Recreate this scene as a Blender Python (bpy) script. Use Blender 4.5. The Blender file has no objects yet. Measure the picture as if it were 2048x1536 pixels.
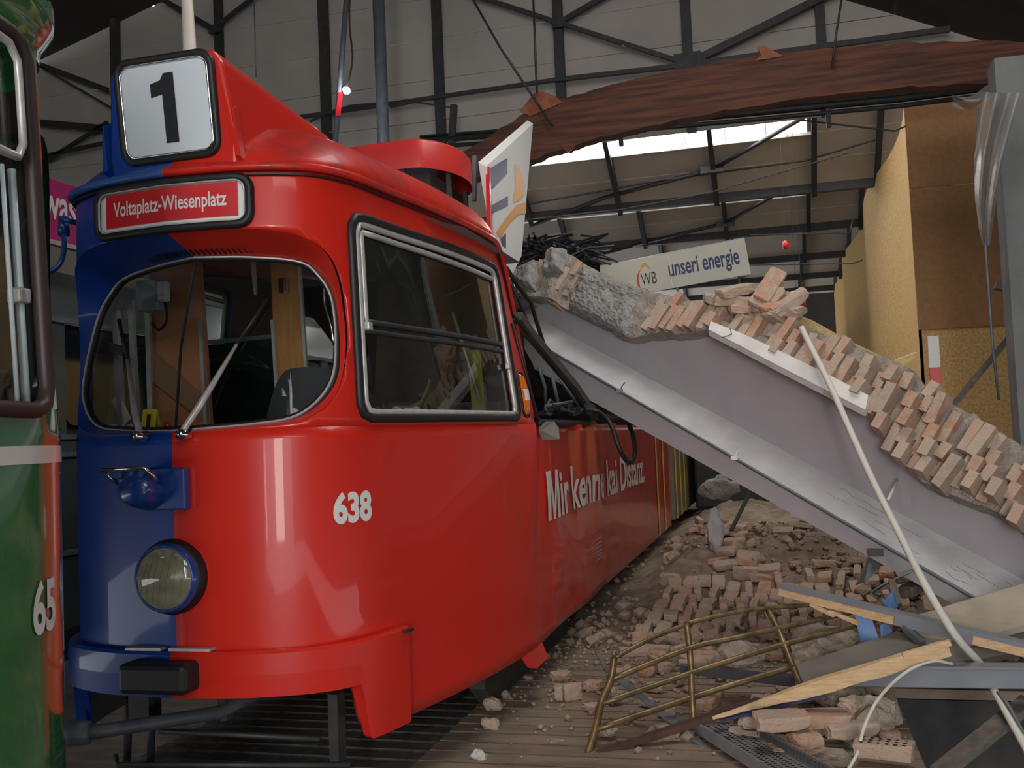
import bpy, bmesh, math, random
import numpy as np
from mathutils import Vector, Matrix, noise as mnoise
S = bpy.context.scene
COL = S.collection
random.seed(7)

# ------------------------------------------------------------------ camera
F = 2000.0; CX, CY = 1024.0, 768.0; H = 1.70
def _n(v): return v / np.linalg.norm(v)
def _ray(x, y): return np.array([(x - CX) / F, (y - CY) / F, 1.0])
_dY = _n(_ray(1560, 854)); _h2 = _ray(0, 854 + .042 * 1560)
_up = _n(np.cross(_dY, _h2)); _up = _up if _up[1] < 0 else -_up
_dX = np.cross(_dY, _up); _dX = _dX if _dX[0] > 0 else -_dX
RW = np.stack([_dX, _dY, _up])
CAMP = np.array([0, 0, H])
cam = bpy.data.cameras.new('camera'); camo = bpy.data.objects.new('camera', cam); COL.objects.link(camo)
cam.sensor_width = 36.0; cam.lens = 36.0 * F / 2048.0; cam.clip_start = .05; cam.clip_end = 300
_M = Matrix.Identity(4)
for i in range(3):
    _M[i][0] = RW[i][0]; _M[i][1] = -RW[i][1]; _M[i][2] = -RW[i][2]; _M[i][3] = CAMP[i]
camo.matrix_world = _M
S.camera = camo
def W(x, y): return RW @ _ray(x, y)
def at(x, y, D): return Vector(CAMP + W(x, y) * D)                 # point seen at (x, y) at depth D
def atX(x, y, X): r = W(x, y); return Vector(CAMP + r * (X / r[0]))
def atY(x, y, Y): r = W(x, y); return Vector(CAMP + r * (Y / r[1]))
def atZ(x, y, Z): r = W(x, y); return Vector(CAMP + r * ((Z - H) / r[2]))

# ------------------------------------------------------------------ world, lights, exposure
S.view_settings.view_transform = 'Standard'
S.view_settings.look = 'None'
S.view_settings.gamma = 1.0
S.view_settings.use_curve_mapping = False
S.view_settings.exposure = 0.40
wd = bpy.data.worlds.new('sky'); S.world = wd; wd.use_nodes = True
bg = wd.node_tree.nodes['Background']
bg.inputs[0].default_value = (.92, .95, 1.0, 1); bg.inputs[1].default_value = 3.0
def area(name, loc, target, sx, sy, watts, col=(1, 1, 1)):
    l = bpy.data.lights.new(name, 'AREA'); l.shape = 'RECTANGLE'; l.size = sx; l.size_y = sy
    l.energy = watts; l.color = col
    o = bpy.data.objects.new(name, l); COL.objects.link(o)
    o.location = loc; o.rotation_euler = (Vector(target) - Vector(loc)).to_track_quat('-Z', 'Y').to_euler()
    return o
area('gate_daylight', (1.3, -7.2, 2.6), (-1.5, 6, 1.7), 1.1, 4.8, 300, (1, .97, .93))
area('skylight_near', (3.6, -2.4, 7.6), (-.9, 5, 1.0), 7.0, 5.0, 640, (1, .97, .93))
area('skylight_mid', (.8, 6.5, 7.4), (.8, 8.2, .3), 4.0, 3.0, 210, (1, .96, .92))
area('skylight_shed', (-3.4, 17.2, 7.3), (-3.4, 21, 2.5), 7.0, 1.0, 420, (1, .97, .92))

# ------------------------------------------------------------------ materials
MATS = {}
def mk(name, col, col2=None, scale=6.0, rough=.7, metal=0.0, bump=0.0, coat=0.0, bscale=None, detail=6.0, lo=.35, hi=.65, spec=.5, stretch=None):
    m = bpy.data.materials.new(name); m.use_nodes = True
    nt = m.node_tree; b = nt.nodes['Principled BSDF']
    b.inputs['Base Color'].default_value = (*col, 1); b.inputs['Roughness'].default_value = rough
    b.inputs['Metallic'].default_value = metal; b.inputs['Coat Weight'].default_value = coat
    b.inputs['Coat Roughness'].default_value = .06; b.inputs['Specular IOR Level'].default_value = spec
    g = nt.nodes.new('ShaderNodeNewGeometry')
    if col2 is not None:
        n = nt.nodes.new('ShaderNodeTexNoise'); n.inputs['Scale'].default_value = scale; n.inputs['Detail'].default_value = detail
        if stretch:
            vm = nt.nodes.new('ShaderNodeVectorMath'); vm.operation = 'MULTIPLY'; vm.inputs[1].default_value = stretch
            nt.links.new(g.outputs['Position'], vm.inputs[0]); nt.links.new(vm.outputs[0], n.inputs['Vector'])
        else: nt.links.new(g.outputs['Position'], n.inputs['Vector'])
        r = nt.nodes.new('ShaderNodeValToRGB')
        r.color_ramp.elements[0].position = lo; r.color_ramp.elements[0].color = (*col, 1)
        r.color_ramp.elements[1].position = hi; r.color_ramp.elements[1].color = (*col2, 1)
        nt.links.new(n.outputs['Fac'], r.inputs['Fac']); nt.links.new(r.outputs['Color'], b.inputs['Base Color'])
    if bump:
        n2 = nt.nodes.new('ShaderNodeTexNoise'); n2.inputs['Scale'].default_value = bscale or scale * 4; n2.inputs['Detail'].default_value = 8
        nt.links.new(g.outputs['Position'], n2.inputs['Vector'])
        bp = nt.nodes.new('ShaderNodeBump'); bp.inputs['Strength'].default_value = bump; bp.inputs['Distance'].default_value = .03
        nt.links.new(n2.outputs['Fac'], bp.inputs['Height']); nt.links.new(bp.outputs['Normal'], b.inputs['Normal'])
    MATS[name] = m; return m
def split_paint(name, a, b_, dirt=None, rough=.36, coat=.22, thr=.52):
    """two-tone livery: blue left half, red right half, in the tram's own coordinates (x is vertex x + object)"""
    m = bpy.data.materials.new(name); m.use_nodes = True
    nt = m.node_tree; b = nt.nodes['Principled BSDF']
    b.inputs['Roughness'].default_value = rough; b.inputs['Coat Weight'].default_value = coat; b.inputs['Coat Roughness'].default_value = .04; b.inputs['Specular IOR Level'].default_value = .3
    g = nt.nodes.new('ShaderNodeNewGeometry'); s = nt.nodes.new('ShaderNodeSeparateXYZ'); nt.links.new(g.outputs['Position'], s.inputs[0])
    gt = nt.nodes.new('ShaderNodeMath'); gt.operation = 'GREATER_THAN'; gt.inputs[1].default_value = -2.70
    nt.links.new(s.outputs['X'], gt.inputs[0])
    mx = nt.nodes.new('ShaderNodeMix'); mx.data_type = 'RGBA'
    mx.inputs[6].default_value = (*a, 1); mx.inputs[7].default_value = (*b_, 1)
    nt.links.new(gt.outputs[0], mx.inputs[0]); out = mx.outputs[2]
    if dirt is not None:
        n = nt.nodes.new('ShaderNodeTexNoise'); n.inputs['Scale'].default_value = 3.0; n.inputs['Detail'].default_value = 8; n.inputs['Roughness'].default_value = .7
        nt.links.new(g.outputs['Position'], n.inputs['Vector'])
        r = nt.nodes.new('ShaderNodeValToRGB'); r.color_ramp.elements[0].position = thr; r.color_ramp.elements[0].color = (0, 0, 0, 1)
        r.color_ramp.elements[1].position = thr + .25; r.color_ramp.elements[1].color = (.75, .75, .75, 1)
        nt.links.new(n.outputs['Fac'], r.inputs['Fac'])
        m2 = nt.nodes.new('ShaderNodeMix'); m2.data_type = 'RGBA'; m2.inputs[7].default_value = (*dirt, 1)
        nt.links.new(r.outputs['Color'], m2.inputs[0]); nt.links.new(out, m2.inputs[6]); out = m2.outputs[2]
    nt.links.new(out, b.inputs['Base Color'])
    MATS[name] = m; return m
def glassy(name, tint, refl=.06, rough=.01):
    m = bpy.data.materials.new(name); m.use_nodes = True; nt = m.node_tree
    for n in list(nt.nodes): nt.nodes.remove(n)
    o = nt.nodes.new('ShaderNodeOutputMaterial'); t = nt.nodes.new('ShaderNodeBsdfTransparent'); t.inputs[0].default_value = (*tint, 1)
    gl = nt.nodes.new('ShaderNodeBsdfGlossy'); gl.inputs['Roughness'].default_value = rough
    lw = nt.nodes.new('ShaderNodeLayerWeight'); lw.inputs[0].default_value = .5
    pw = nt.nodes.new('ShaderNodeMath'); pw.operation = 'POWER'; pw.inputs[1].default_value = 5; nt.links.new(lw.outputs['Facing'], pw.inputs[0])
    ma = nt.nodes.new('ShaderNodeMath'); ma.operation = 'MULTIPLY_ADD'; ma.inputs[1].default_value = .93; ma.inputs[2].default_value = refl; nt.links.new(pw.outputs[0], ma.inputs[0])
    mx = nt.nodes.new('ShaderNodeMixShader'); nt.links.new(ma.outputs[0], mx.inputs[0]); nt.links.new(t.outputs[0], mx.inputs[1]); nt.links.new(gl.outputs[0], mx.inputs[2])
    nt.links.new(mx.outputs[0], o.inputs[0]); MATS[name] = m; return m
def lampmat(name, col, strength):
    m = bpy.data.materials.new(name); m.use_nodes = True; b = m.node_tree.nodes['Principled BSDF']
    b.inputs['Emission Color'].default_value = (*col, 1); b.inputs['Emission Strength'].default_value = strength
    MATS[name] = m; return m
RED = (.62, .022, .012); BLUE = (.008, .05, .30)
M_PAINT = split_paint('tram_paint', BLUE, RED)
M_ROOFP = split_paint('tram_roof_lit_paint', (.04, .13, .42), RED, dirt=(.06, .03, .028), rough=.42, coat=.1, thr=.46)  # blue lighter than on the body: brighter light on top put into it
def rear_paint():
    m = split_paint('tram_side_dusty', BLUE, RED, dirt=(.20, .035, .025), rough=.3, coat=.45, thr=.46); return m
M_DUSTY = rear_paint()
M_LRED = mk('red_fairing', (.60, .035, .03), (.50, .03, .025), 3, .42)
M_WHITE = mk('white_vinyl', (.74, .72, .68), rough=.5)
M_RUB = mk('black_rubber', (.012, .012, .013), rough=.5)
M_ALU = mk('aluminium', (.60, .58, .55), (.5, .48, .46), 20, .4, .35)
M_STEEL = mk('dark_steel', (.035, .038, .042), (.055, .055, .055), 12, .55, .3)
M_GREYSTEEL = mk('grey_steel', (.16, .18, .20), (.12, .14, .155), 8, .5, .3)
M_CHROME = mk('chrome', (.8, .8, .8), rough=.15, metal=1)
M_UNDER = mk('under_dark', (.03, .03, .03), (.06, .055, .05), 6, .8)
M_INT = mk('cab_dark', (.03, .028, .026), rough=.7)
M_WOOD = mk('cab_wood', (.52, .25, .08), (.40, .18, .05), 9, .4, stretch=(3, 3, .3))
M_ORANGE = mk('cab_orange_panel', (.62, .27, .13), (.50, .20, .09), 4, .5)
M_GBOX = mk('grey_plastic', (.34, .38, .42), rough=.5)
M_SEAT = mk('seat_fabric', (.035, .037, .042), (.05, .05, .055), 200, .95)
M_YEL = mk('yellow_plastic', (.75, .62, .02), rough=.5)
M_BLK = mk('black_print', (.012, .012, .015), rough=.5)
M_PAPER = mk('paper_white', (.75, .75, .73), rough=.8)
M_LAMPG = mk('sign_glass_white', (.72, .78, .82), rough=.06, coat=1.0)
M_SIGNRED = mk('sign_red', (.62, .015, .02), rough=.35, coat=.6)
M_AMBER = mk('amber_lens', (.75, .16, .01), rough=.12, coat=1)
M_GLASS = glassy('window_glass', (.55, .62, .60))
M_GLASS2 = glassy('cab_glass', (.93, .95, .94))
M_LENS = glassy('lamp_lens', (.85, .85, .80))
M_GREEN = mk('green_paint', (.02, .16, .05), (.018, .14, .045), 4, .12, coat=1.0)
M_GREENW = mk('green_tram_white', (.72, .68, .64), rough=.3, coat=.6)
M_CREAM = mk('cream_paint', (.72, .68, .60), (.62, .57, .48), 4, .5)
M_BLUEP = mk('blue_paint', (.014, .06, .28), rough=.3, coat=.5)
M_PLANK = mk('floor_boards', (.30, .23, .17), (.19, .145, .105), 5, .85, bump=.3, bscale=60, stretch=(.5, 2, 2))
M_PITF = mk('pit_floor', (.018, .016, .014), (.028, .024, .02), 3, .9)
M_DUST = mk('rubble_dust', (.31, .235, .165), (.17, .125, .09), 5, .95, bump=1.0, bscale=30)
M_PLAST = mk('grey_plaster', (.42, .395, .41), (.385, .36, .375), 3, .8, bump=.15, bscale=90)
M_LEDGE = mk('toplit_plaster', (.56, .545, .54), (.48, .465, .46), 5, .8, bump=.2, bscale=60)  # paler than the wall plaster: light from above put into the colour
M_WPL = mk('white_plaster', (.82, .80, .76), (.74, .71, .66), 8, .75)
M_MORT = mk('mortar', (.42, .37, .32), (.27, .23, .19), 9, .95, bump=1.0, bscale=45)
M_CONC = mk('rough_concrete', (.44, .42, .39), (.27, .26, .25), 14, .95, bump=1.0, bscale=60)
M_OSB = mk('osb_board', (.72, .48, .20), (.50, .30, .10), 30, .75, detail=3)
M_OSBD = mk('shaded_brown_board', (.36, .19, .075), (.30, .155, .06), 14, .75, detail=3)  # brown strip's own tone; on the return boards it paints in weaker light
M_CLAD = mk('grey_cladding', (.46, .42, .365), (.40, .365, .32), 1.2, .8)
M_ROOFD = mk('dark_roof', (.035, .03, .026), (.05, .04, .033), 2, .9)
M_GLULAM = mk('glulam_brown', (.13, .042, .018), (.045, .014, .008), 6, .75, stretch=(.25, 1, 4))
M_SPLINT = mk('splintered_wood', (.80, .56, .33), (.66, .42, .21), 14, .7, bump=.4, bscale=80, stretch=(.6, 1.6, 5))
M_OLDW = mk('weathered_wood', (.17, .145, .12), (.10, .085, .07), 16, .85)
M_BRONZE = mk('bronze_tube', (.26, .185, .085), (.13, .09, .045), 14, .42, .55)
M_TRUNK = mk('aluminium_trunking', (.33, .35, .38), (.28, .30, .33), 5, .4, .4)
M_ROPE = mk('cream_conduit', (.66, .64, .56), rough=.6)
M_PANEL = mk('grey_board', (.20, .185, .155), (.16, .145, .12), 6, .8)
M_SLAB = mk('dusty_sheet', (.42, .36, .28), (.33, .28, .21), 5, .85)
M_BLUEB = mk('blue_enamel', (.10, .22, .46), rough=.45)
def translucent(name, col):
    m = bpy.data.materials.new(name); m.use_nodes = True; nt = m.node_tree
    o = [n for n in nt.nodes if n.type == 'OUTPUT_MATERIAL'][0]; t = nt.nodes.new('ShaderNodeBsdfTranslucent'); t.inputs[0].default_value = (*col, 1)
    nt.links.new(t.outputs[0], o.inputs[0]); MATS[name] = m; return m
M_SKYP = translucent('skylight_pane', (.95, .96, .97))
M_MAG = mk('magenta_board', (.42, .015, .14), rough=.4)
M_TRAMG = mk('grey_green_tram', (.06, .085, .08), (.05, .065, .062), 3, .3, coat=.4)
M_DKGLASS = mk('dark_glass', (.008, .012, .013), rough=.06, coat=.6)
M_NAVY = mk('navy_print', (.035, .045, .13), rough=.5)
M_GOLD = mk('orange_print', (.72, .34, .04), rough=.5)
M_CONCOL = mk('concrete_column', (.19, .195, .19), (.15, .155, .15), 3, .85, bump=.2)
M_BROWNV = mk('rear_section_paint', (.22, .19, .12), (.16, .13, .08), 4, .5)
M_YSTRIPE = mk('yellow_stripe', (.55, .46, .07), rough=.5)
M_STAR = lampmat('lamp_white', (.8, .85, 1), 60)
def brickmat(name, island):
    m = bpy.data.materials.new(name); m.use_nodes = True; nt = m.node_tree; b = nt.nodes['Principled BSDF']; b.inputs['Roughness'].default_value = .92
    g = nt.nodes.new('ShaderNodeNewGeometry')
    if island: rnd = g.outputs['Random Per Island']
    else: rnd = nt.nodes.new('ShaderNodeObjectInfo').outputs['Random']
    r = nt.nodes.new('ShaderNodeValToRGB'); e = r.color_ramp.elements
    cs = [(0, (.50, .37, .27)), (.3, (.50, .30, .21)), (.5, (.50, .22, .12)), (.62, (.46, .34, .26)), (.8, (.58, .41, .31)), (1, (.36, .25, .19))]
    e[0].position = 0; e[0].color = (*cs[0][1], 1); e[1].position = 1; e[1].color = (*cs[-1][1], 1)
    for p, c in cs[1:-1]:
        q = e.new(p); q.color = (*c, 1)
    nt.links.new(rnd, r.inputs['Fac'])
    n = nt.nodes.new('ShaderNodeTexNoise'); n.inputs['Scale'].default_value = 16; n.inputs['Detail'].default_value = 7
    nt.links.new(g.outputs['Position'], n.inputs['Vector'])
    rr = nt.nodes.new('ShaderNodeValToRGB'); rr.color_ramp.elements[0].position = .36; rr.color_ramp.elements[1].position = .66
    nt.links.new(n.outputs['Fac'], rr.inputs['Fac'])
    mx = nt.nodes.new('ShaderNodeMix'); mx.data_type = 'RGBA'; mx.inputs[7].default_value = (.45, .37, .29, 1)
    nt.links.new(rr.outputs['Color'], mx.inputs[0]); nt.links.new(r.outputs['Color'], mx.inputs[6]); nt.links.new(mx.outputs[2], b.inputs['Base Color'])
    bp = nt.nodes.new('ShaderNodeBump'); bp.inputs['Strength'].default_value = .6; bp.inputs['Distance'].default_value = .015
    n2 = nt.nodes.new('ShaderNodeTexNoise'); n2.inputs['Scale'].default_value = 70; nt.links.new(g.outputs['Position'], n2.inputs['Vector'])
    nt.links.new(n2.outputs['Fac'], bp.inputs['Height']); nt.links.new(bp.outputs['Normal'], b.inputs['Normal'])
    return m
M_BRICKI = brickmat('brick_in_wall', True); M_BRICK = brickmat('loose_brick', False)

# ------------------------------------------------------------------ mesh helpers
class MB:
    def __init__(s): s.v = []; s.f = []; s.mi = []; s.cur = 0; s.smooth = []
    def add(s, vs, fs, sm=False):
        k = len(s.v); s.v += [tuple(v) for v in vs]
        for f in fs: s.f.append(tuple(i + k for i in f)); s.mi.append(s.cur); s.smooth.append(sm)
        return s
    def box(s, c, d, rot=None, taper=None):
        x, y, z = d[0] / 2, d[1] / 2, d[2] / 2
        vs = [Vector((a * x, b * y, e * z)) for a in (-1, 1) for b in (-1, 1) for e in (-1, 1)]
        if rot is not None: vs = [rot @ v for v in vs]
        c = Vector(c)
        return s.add([v + c for v in vs], [(0, 1, 3, 2), (4, 6, 7, 5), (0, 4, 5, 1), (2, 3, 7, 6), (0, 2, 6, 4), (1, 5, 7, 3)])
    def hexa(s, a, b):
        """prism between two equal-length loops of points"""
        n = len(a); fs = [tuple(range(n))[::-1], tuple(range(n, 2 * n))]
        for i in range(n): fs.append((i, (i + 1) % n, n + (i + 1) % n, n + i))
        return s.add(list(a) + list(b), fs)
    def tube(s, pts, r, n=8, cap=True, closed=False, flat=None):
        pts = [Vector(p) for p in pts]; m = len(pts)
        rs = r if isinstance(r, (list, tuple)) else [r] * m
        vs = []; up = None
        for i, p in enumerate(pts):
            if closed: t = (pts[(i + 1) % m] - pts[i - 1])
            else: t = pts[min(i + 1, m - 1)] - pts[max(i - 1, 0)]
            t.normalize()
            if up is None:
                up = Vector((0, 0, 1)) if abs(t.z) < .9 else Vector((1, 0, 0))
            a = t.cross(up)
            if a.length < 1e-6: a = t.cross(Vector((1, .1, 0)))
            a.normalize(); b = a.cross(t); b.normalize(); up = b
            for k in range(n):
                q = 2 * math.pi * (k + .5) / n
                vs.append(p + (a * math.cos(q) + b * math.sin(q) * (flat or 1)) * rs[i])
        fs = []
        for i in range(m if closed else m - 1):
            j = (i + 1) % m
            for k in range(n): fs.append((i * n + k, i * n + (k + 1) % n, j * n + (k + 1) % n, j * n + k))
        if cap and not closed: fs += [tuple(range(n))[::-1], tuple((m - 1) * n + k for k in range(n))]
        return s.add(vs, fs, n > 5)
    def bar(s, a, b, w, h, upv=(0, 0, 1)):
        a = Vector(a); b = Vector(b); t = (b - a); L = t.length; t.normalize()
        x = t.cross(Vector(upv))
        if x.length < 1e-5: x = t.cross(Vector((0, 1, 0)))
        x.normalize(); z = x.cross(t)
        vs = [p + x * (i * w / 2) + z * (j * h / 2) for p in (a, b) for i, j in ((-1, -1), (1, -1), (1, 1), (-1, 1))]
        return s.add(vs, [(3, 2, 1, 0), (4, 5, 6, 7), (0, 1, 5, 4), (1, 2, 6, 5), (2, 3, 7, 6), (3, 0, 4, 7)])
    def grid(s, fn, nu, nv, sm=True, flip=False):
        vs = [fn(i / nu, j / nv) for i in range(nu + 1) for j in range(nv + 1)]
        fs = []
        for i in range(nu):
            for j in range(nv):
                q = (i * (nv + 1) + j, (i + 1) * (nv + 1) + j, (i + 1) * (nv + 1) + j + 1, i * (nv + 1) + j + 1)
                fs.append(q[::-1] if flip else q)
        return s.add(vs, fs, sm)
    def lathe(s, prof, c, axis, n=24, cap=True):
        """prof: (radius, distance along axis)"""
        ax = Vector(axis).normalized(); a = ax.cross(Vector((0, 0, 1)))
        if a.length < .01: a = Vector((1, 0, 0))
        a.normalize(); b = a.cross(ax); c = Vector(c); vs = []; fs = []
        for r, d in prof:
            for k in range(n):
                q = 2 * math.pi * k / n; vs.append(c + ax * d + (a * math.cos(q) + b * math.sin(q)) * r)
        for i in range(len(prof) - 1):
            for k in range(n): fs.append((i * n + k, i * n + (k + 1) % n, (i + 1) * n + (k + 1) % n, (i + 1) * n + k))
        if cap and prof[0][0] > 1e-4: fs.append(tuple(range(n))[::-1])
        if cap and prof[-1][0] > 1e-4: fs.append(tuple((len(prof) - 1) * n + k for k in range(n)))
        return s.add(vs, fs, True)
    def build(s, name, mats, parent=None, off=None, bevel=0):
        me = bpy.data.meshes.new(name)
        o_ = Vector(off) if off is not None else Vector((0, 0, 0))
        me.from_pydata([tuple(Vector(v) - o_) for v in s.v], [], s.f)
        for m in (mats if isinstance(mats, (list, tuple)) else [mats]): me.materials.append(m)
        me.polygons.foreach_set('material_index', s.mi); me.polygons.foreach_set('use_smooth', s.smooth)
        me.validate(); me.update()
        o = bpy.data.objects.new(name, me); COL.objects.link(o)
        if parent is not None: o.parent = parent
        elif off is not None: o.location = o_
        if bevel:
            b = o.modifiers.new('bevel', 'BEVEL'); b.width = bevel; b.segments = 2; b.limit_method = 'ANGLE'
        return o
def tag(o, label=None, cat=None, group=None, kind=None):
    if label: o['label'] = label
    if cat: o['category'] = cat
    if group: o['group'] = group
    if kind: o['kind'] = kind
    return o
def thing(name, label, cat, loc=(0, 0, 0), group=None):
    o = bpy.data.objects.new(name, None); COL.objects.link(o); o.location = loc; o.empty_display_size = .2
    return tag(o, label, cat, group, 'thing')
class Part:
    """builds children of a thing from world coordinates"""
    def __init__(s, root): s.r = root; s.o = Vector(root.location)
    def __call__(s, mb, name, mats, label=None, bevel=0, under=None):
        o = mb.build(name, mats, None, s.o, bevel)
        o.location = (0, 0, 0); o.parent = under or s.r
        if label: o['label'] = label
        return o
def one(mb, name, mats, label, cat, group=None, bevel=0, kind='thing'):
    c = Vector((0, 0, 0))
    for v in mb.v: c += Vector(v)
    c /= len(mb.v); c.z = min(v[2] for v in mb.v)
    return tag(mb.build(name, mats, None, c, bevel), label, cat, group, kind)
def struct(mb, name, mats, bevel=0): return tag(mb.build(name, mats, None, None, bevel), kind='structure')
def text2d(s, w=None, h=None, bold=.0, xs=1.0):
    """letters as (verts2d, faces), fitted to the box w x h from the lower left of its bounds"""
    cu = bpy.data.curves.new('t', 'FONT'); cu.body = s; cu.offset = bold; cu.resolution_u = 4
    o = bpy.data.objects.new('t', cu); COL.objects.link(o)
    dg = bpy.context.evaluated_depsgraph_get(); me = bpy.data.meshes.new_from_object(o.evaluated_get(dg))
    bpy.data.objects.remove(o)
    bm = bmesh.new(); bm.from_mesh(me); bmesh.ops.triangulate(bm, faces=bm.faces)
    vs = [(v.co.x, v.co.y) for v in bm.verts]; fs = [tuple(v.index for v in f.verts) for f in bm.faces]; bm.free()
    x0 = min(v[0] for v in vs); x1 = max(v[0] for v in vs); y0 = min(v[1] for v in vs); y1 = max(v[1] for v in vs)
    vs = [((x - x0) / (x1 - x0) * w, (y - y0) / (y1 - y0) * h) for x, y in vs]
    return vs, fs
def text_on(mb, s, w, h, fn, bold=.0, fine=0):
    vs, fs = text2d(s, w, h, bold)
    if fine:
        bm = bmesh.new(); V = [bm.verts.new((a, b, 0)) for a, b in vs]
        for f in fs:
            try: bm.faces.new([V[i] for i in f])
            except ValueError: pass
        for _ in range(6):
            L = [e for e in bm.edges if e.calc_length() > fine]
            if not L: break
            bmesh.ops.subdivide_edges(bm, edges=L, cuts=1); bmesh.ops.triangulate(bm, faces=bm.faces)
        bm.verts.index_update(); vs = [(v.co.x, v.co.y) for v in bm.verts]; fs = [tuple(v.index for v in f.verts) for f in bm.faces]; bm.free()
    mb.add([fn(a, b) for a, b in vs], fs); return mb
def sm(x, a, b):
    t = min(1, max(0, (x - a) / (b - a))); return t * t * (3 - 2 * t)
def cr(pts, n=8, closed=False):
    """smooth curve through points"""
    P = [Vector(p) for p in pts]; out = []; m = len(P)
    for i in range(m if closed else m - 1):
        p0 = P[i - 1] if (closed or i > 0) else P[0]; p1 = P[i]; p2 = P[(i + 1) % m]
        p3 = P[(i + 2) % m] if (closed or i + 2 < m) else P[-1]
        for k in range(n):
            t = k / n; out.append(.5 * ((2 * p1) + (p2 - p0) * t + (2 * p0 - 5 * p1 + 4 * p2 - p3) * t * t + (3 * p1 - p0 - 3 * p2 + p3) * t ** 3))
    if not closed: out.append(P[-1])
    return out
def noise(v): return mnoise.noise(Vector(v))

# ================================================================== the hall (setting)
TY = 13.9       # plane of the clad truss at the end of the near hall
# floor: boards run across, under and right of the red tram
fb = MB()
y = 4.6; k = 0
while y < 9.2:
    wbrd = .175; x1 = .60 if y < 6.75 else 6.5
    fb.box(((-1.97 + x1) / 2, y + wbrd / 2, -.03), (x1 + 1.97, wbrd - .024, .06)); y += wbrd; k += 1
fb.box((1.8, 24.0, -.06), (9.6, 29.6, .12))
fb.box((-5.5, 8.0, -.5), (5.0, 40, .05))
struct(fb, 'floor', M_PLANK)
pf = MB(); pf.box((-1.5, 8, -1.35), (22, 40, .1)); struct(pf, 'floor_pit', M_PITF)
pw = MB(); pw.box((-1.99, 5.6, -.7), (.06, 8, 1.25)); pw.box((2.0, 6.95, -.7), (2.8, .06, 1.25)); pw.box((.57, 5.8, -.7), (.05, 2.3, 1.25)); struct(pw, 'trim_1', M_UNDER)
# boards beneath the tram; their darker wood paints in the shade there
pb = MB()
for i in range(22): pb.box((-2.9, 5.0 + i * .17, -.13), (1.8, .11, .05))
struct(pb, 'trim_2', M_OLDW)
# walls
wl = MB(); wl.box((-12, 8, 4), (.2, 44, 8)); struct(wl, 'wall_left', M_ROOFD)
wb = MB(); wb.box((-2, 34, 4), (22, .2, 9)); struct(wb, 'wall_back', M_ROOFD)
wf = MB(); wf.box((-6.6, -8, 4), (11, .2, 8)); wf.box((7.2, -8, 4), (7.0, .2, 8)); wf.box((1.2, -8, 6.6), (5, .2, 3)); struct(wf, 'wall_front', mk('front_wall_paint', (.13, .12, .11), (.10, .095, .09), 2, .9))
wr = MB(); wr.box((9.0, 8, 4), (.2, 44, 9)); struct(wr, 'wall_right', M_CONCOL)
# clad gable above the truss chord
aL0 = atY(60, 130, TY); aL1 = atY(330, 0, TY); aR0 = atY(2010, 95, TY); aR1 = atY(1690, 0, TY)
zc = 5.95
def lx(p, q, z): return p.x + (q.x - p.x) * (z - p.z) / (q.z - p.z)
# ridge: where the two roof lines meet
sl = (aL1.z - aL0.z) / (aL1.x - aL0.x); sr = (aR1.z - aR0.z) / (aR1.x - aR0.x)
rx = (aR0.z - aL0.z + sl * aL0.x - sr * aR0.x) / (sl - sr); rz = aL0.z + sl * (rx - aL0.x)
zlo = zc - .1
gb = MB()
gx0 = aL0.x - 6; gx1 = aR0.x + 3
gable = [(gx0, zlo), (gx1, zlo), (gx1, aR0.z + sr * (gx1 - aR0.x)), (rx, rz), (gx0, max(zlo + .05, aL0.z + sl * (gx0 - aL0.x)))]
# seams: courses of boards with a narrow gap
zz = zlo
while zz < rz - .1:
    z2 = min(zz + .62, rz)
    def span(z):
        a = aL0.x + (z - aL0.z) / sl; b = aR0.x + (z - aR0.z) / sr
        return max(a, gx0), min(b, gx1)
    a0, b0 = span(zz); a1, b1 = span(z2 - .012)
    gb.hexa([(a0, TY, zz), (b0, TY, zz), (b1, TY, z2 - .012), (a1, TY, z2 - .012)], [(a0, TY + .05, zz), (b0, TY + .05, zz), (b1, TY + .05, z2 - .012), (a1, TY + .05, z2 - .012)])
    zz = z2
gb.box((-9, TY + .1, 4.0), (6.4, .05, 4.2))
struct(gb, 'wall_gable', M_CLAD)
# near roof slopes
rf = MB()
def slope(x0, z0, x1, z1):
    rf.hexa([(x0, -8, z0), (x1, -8, z1), (x1, TY, z1), (x0, TY, z0)], [(x0, -8, z0 + .15), (x1, -8, z1 + .15), (x1, TY, z1 + .15), (x0, TY, z0 + .15)])
slope(gx0 - 2, aL0.z + sl * (gx0 - 2 - aL0.x), rx, rz); slope(rx, rz, 9.2, aR0.z + sr * (9.2 - aR0.x))
struct(rf, 'ceiling', M_ROOFD)
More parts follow.
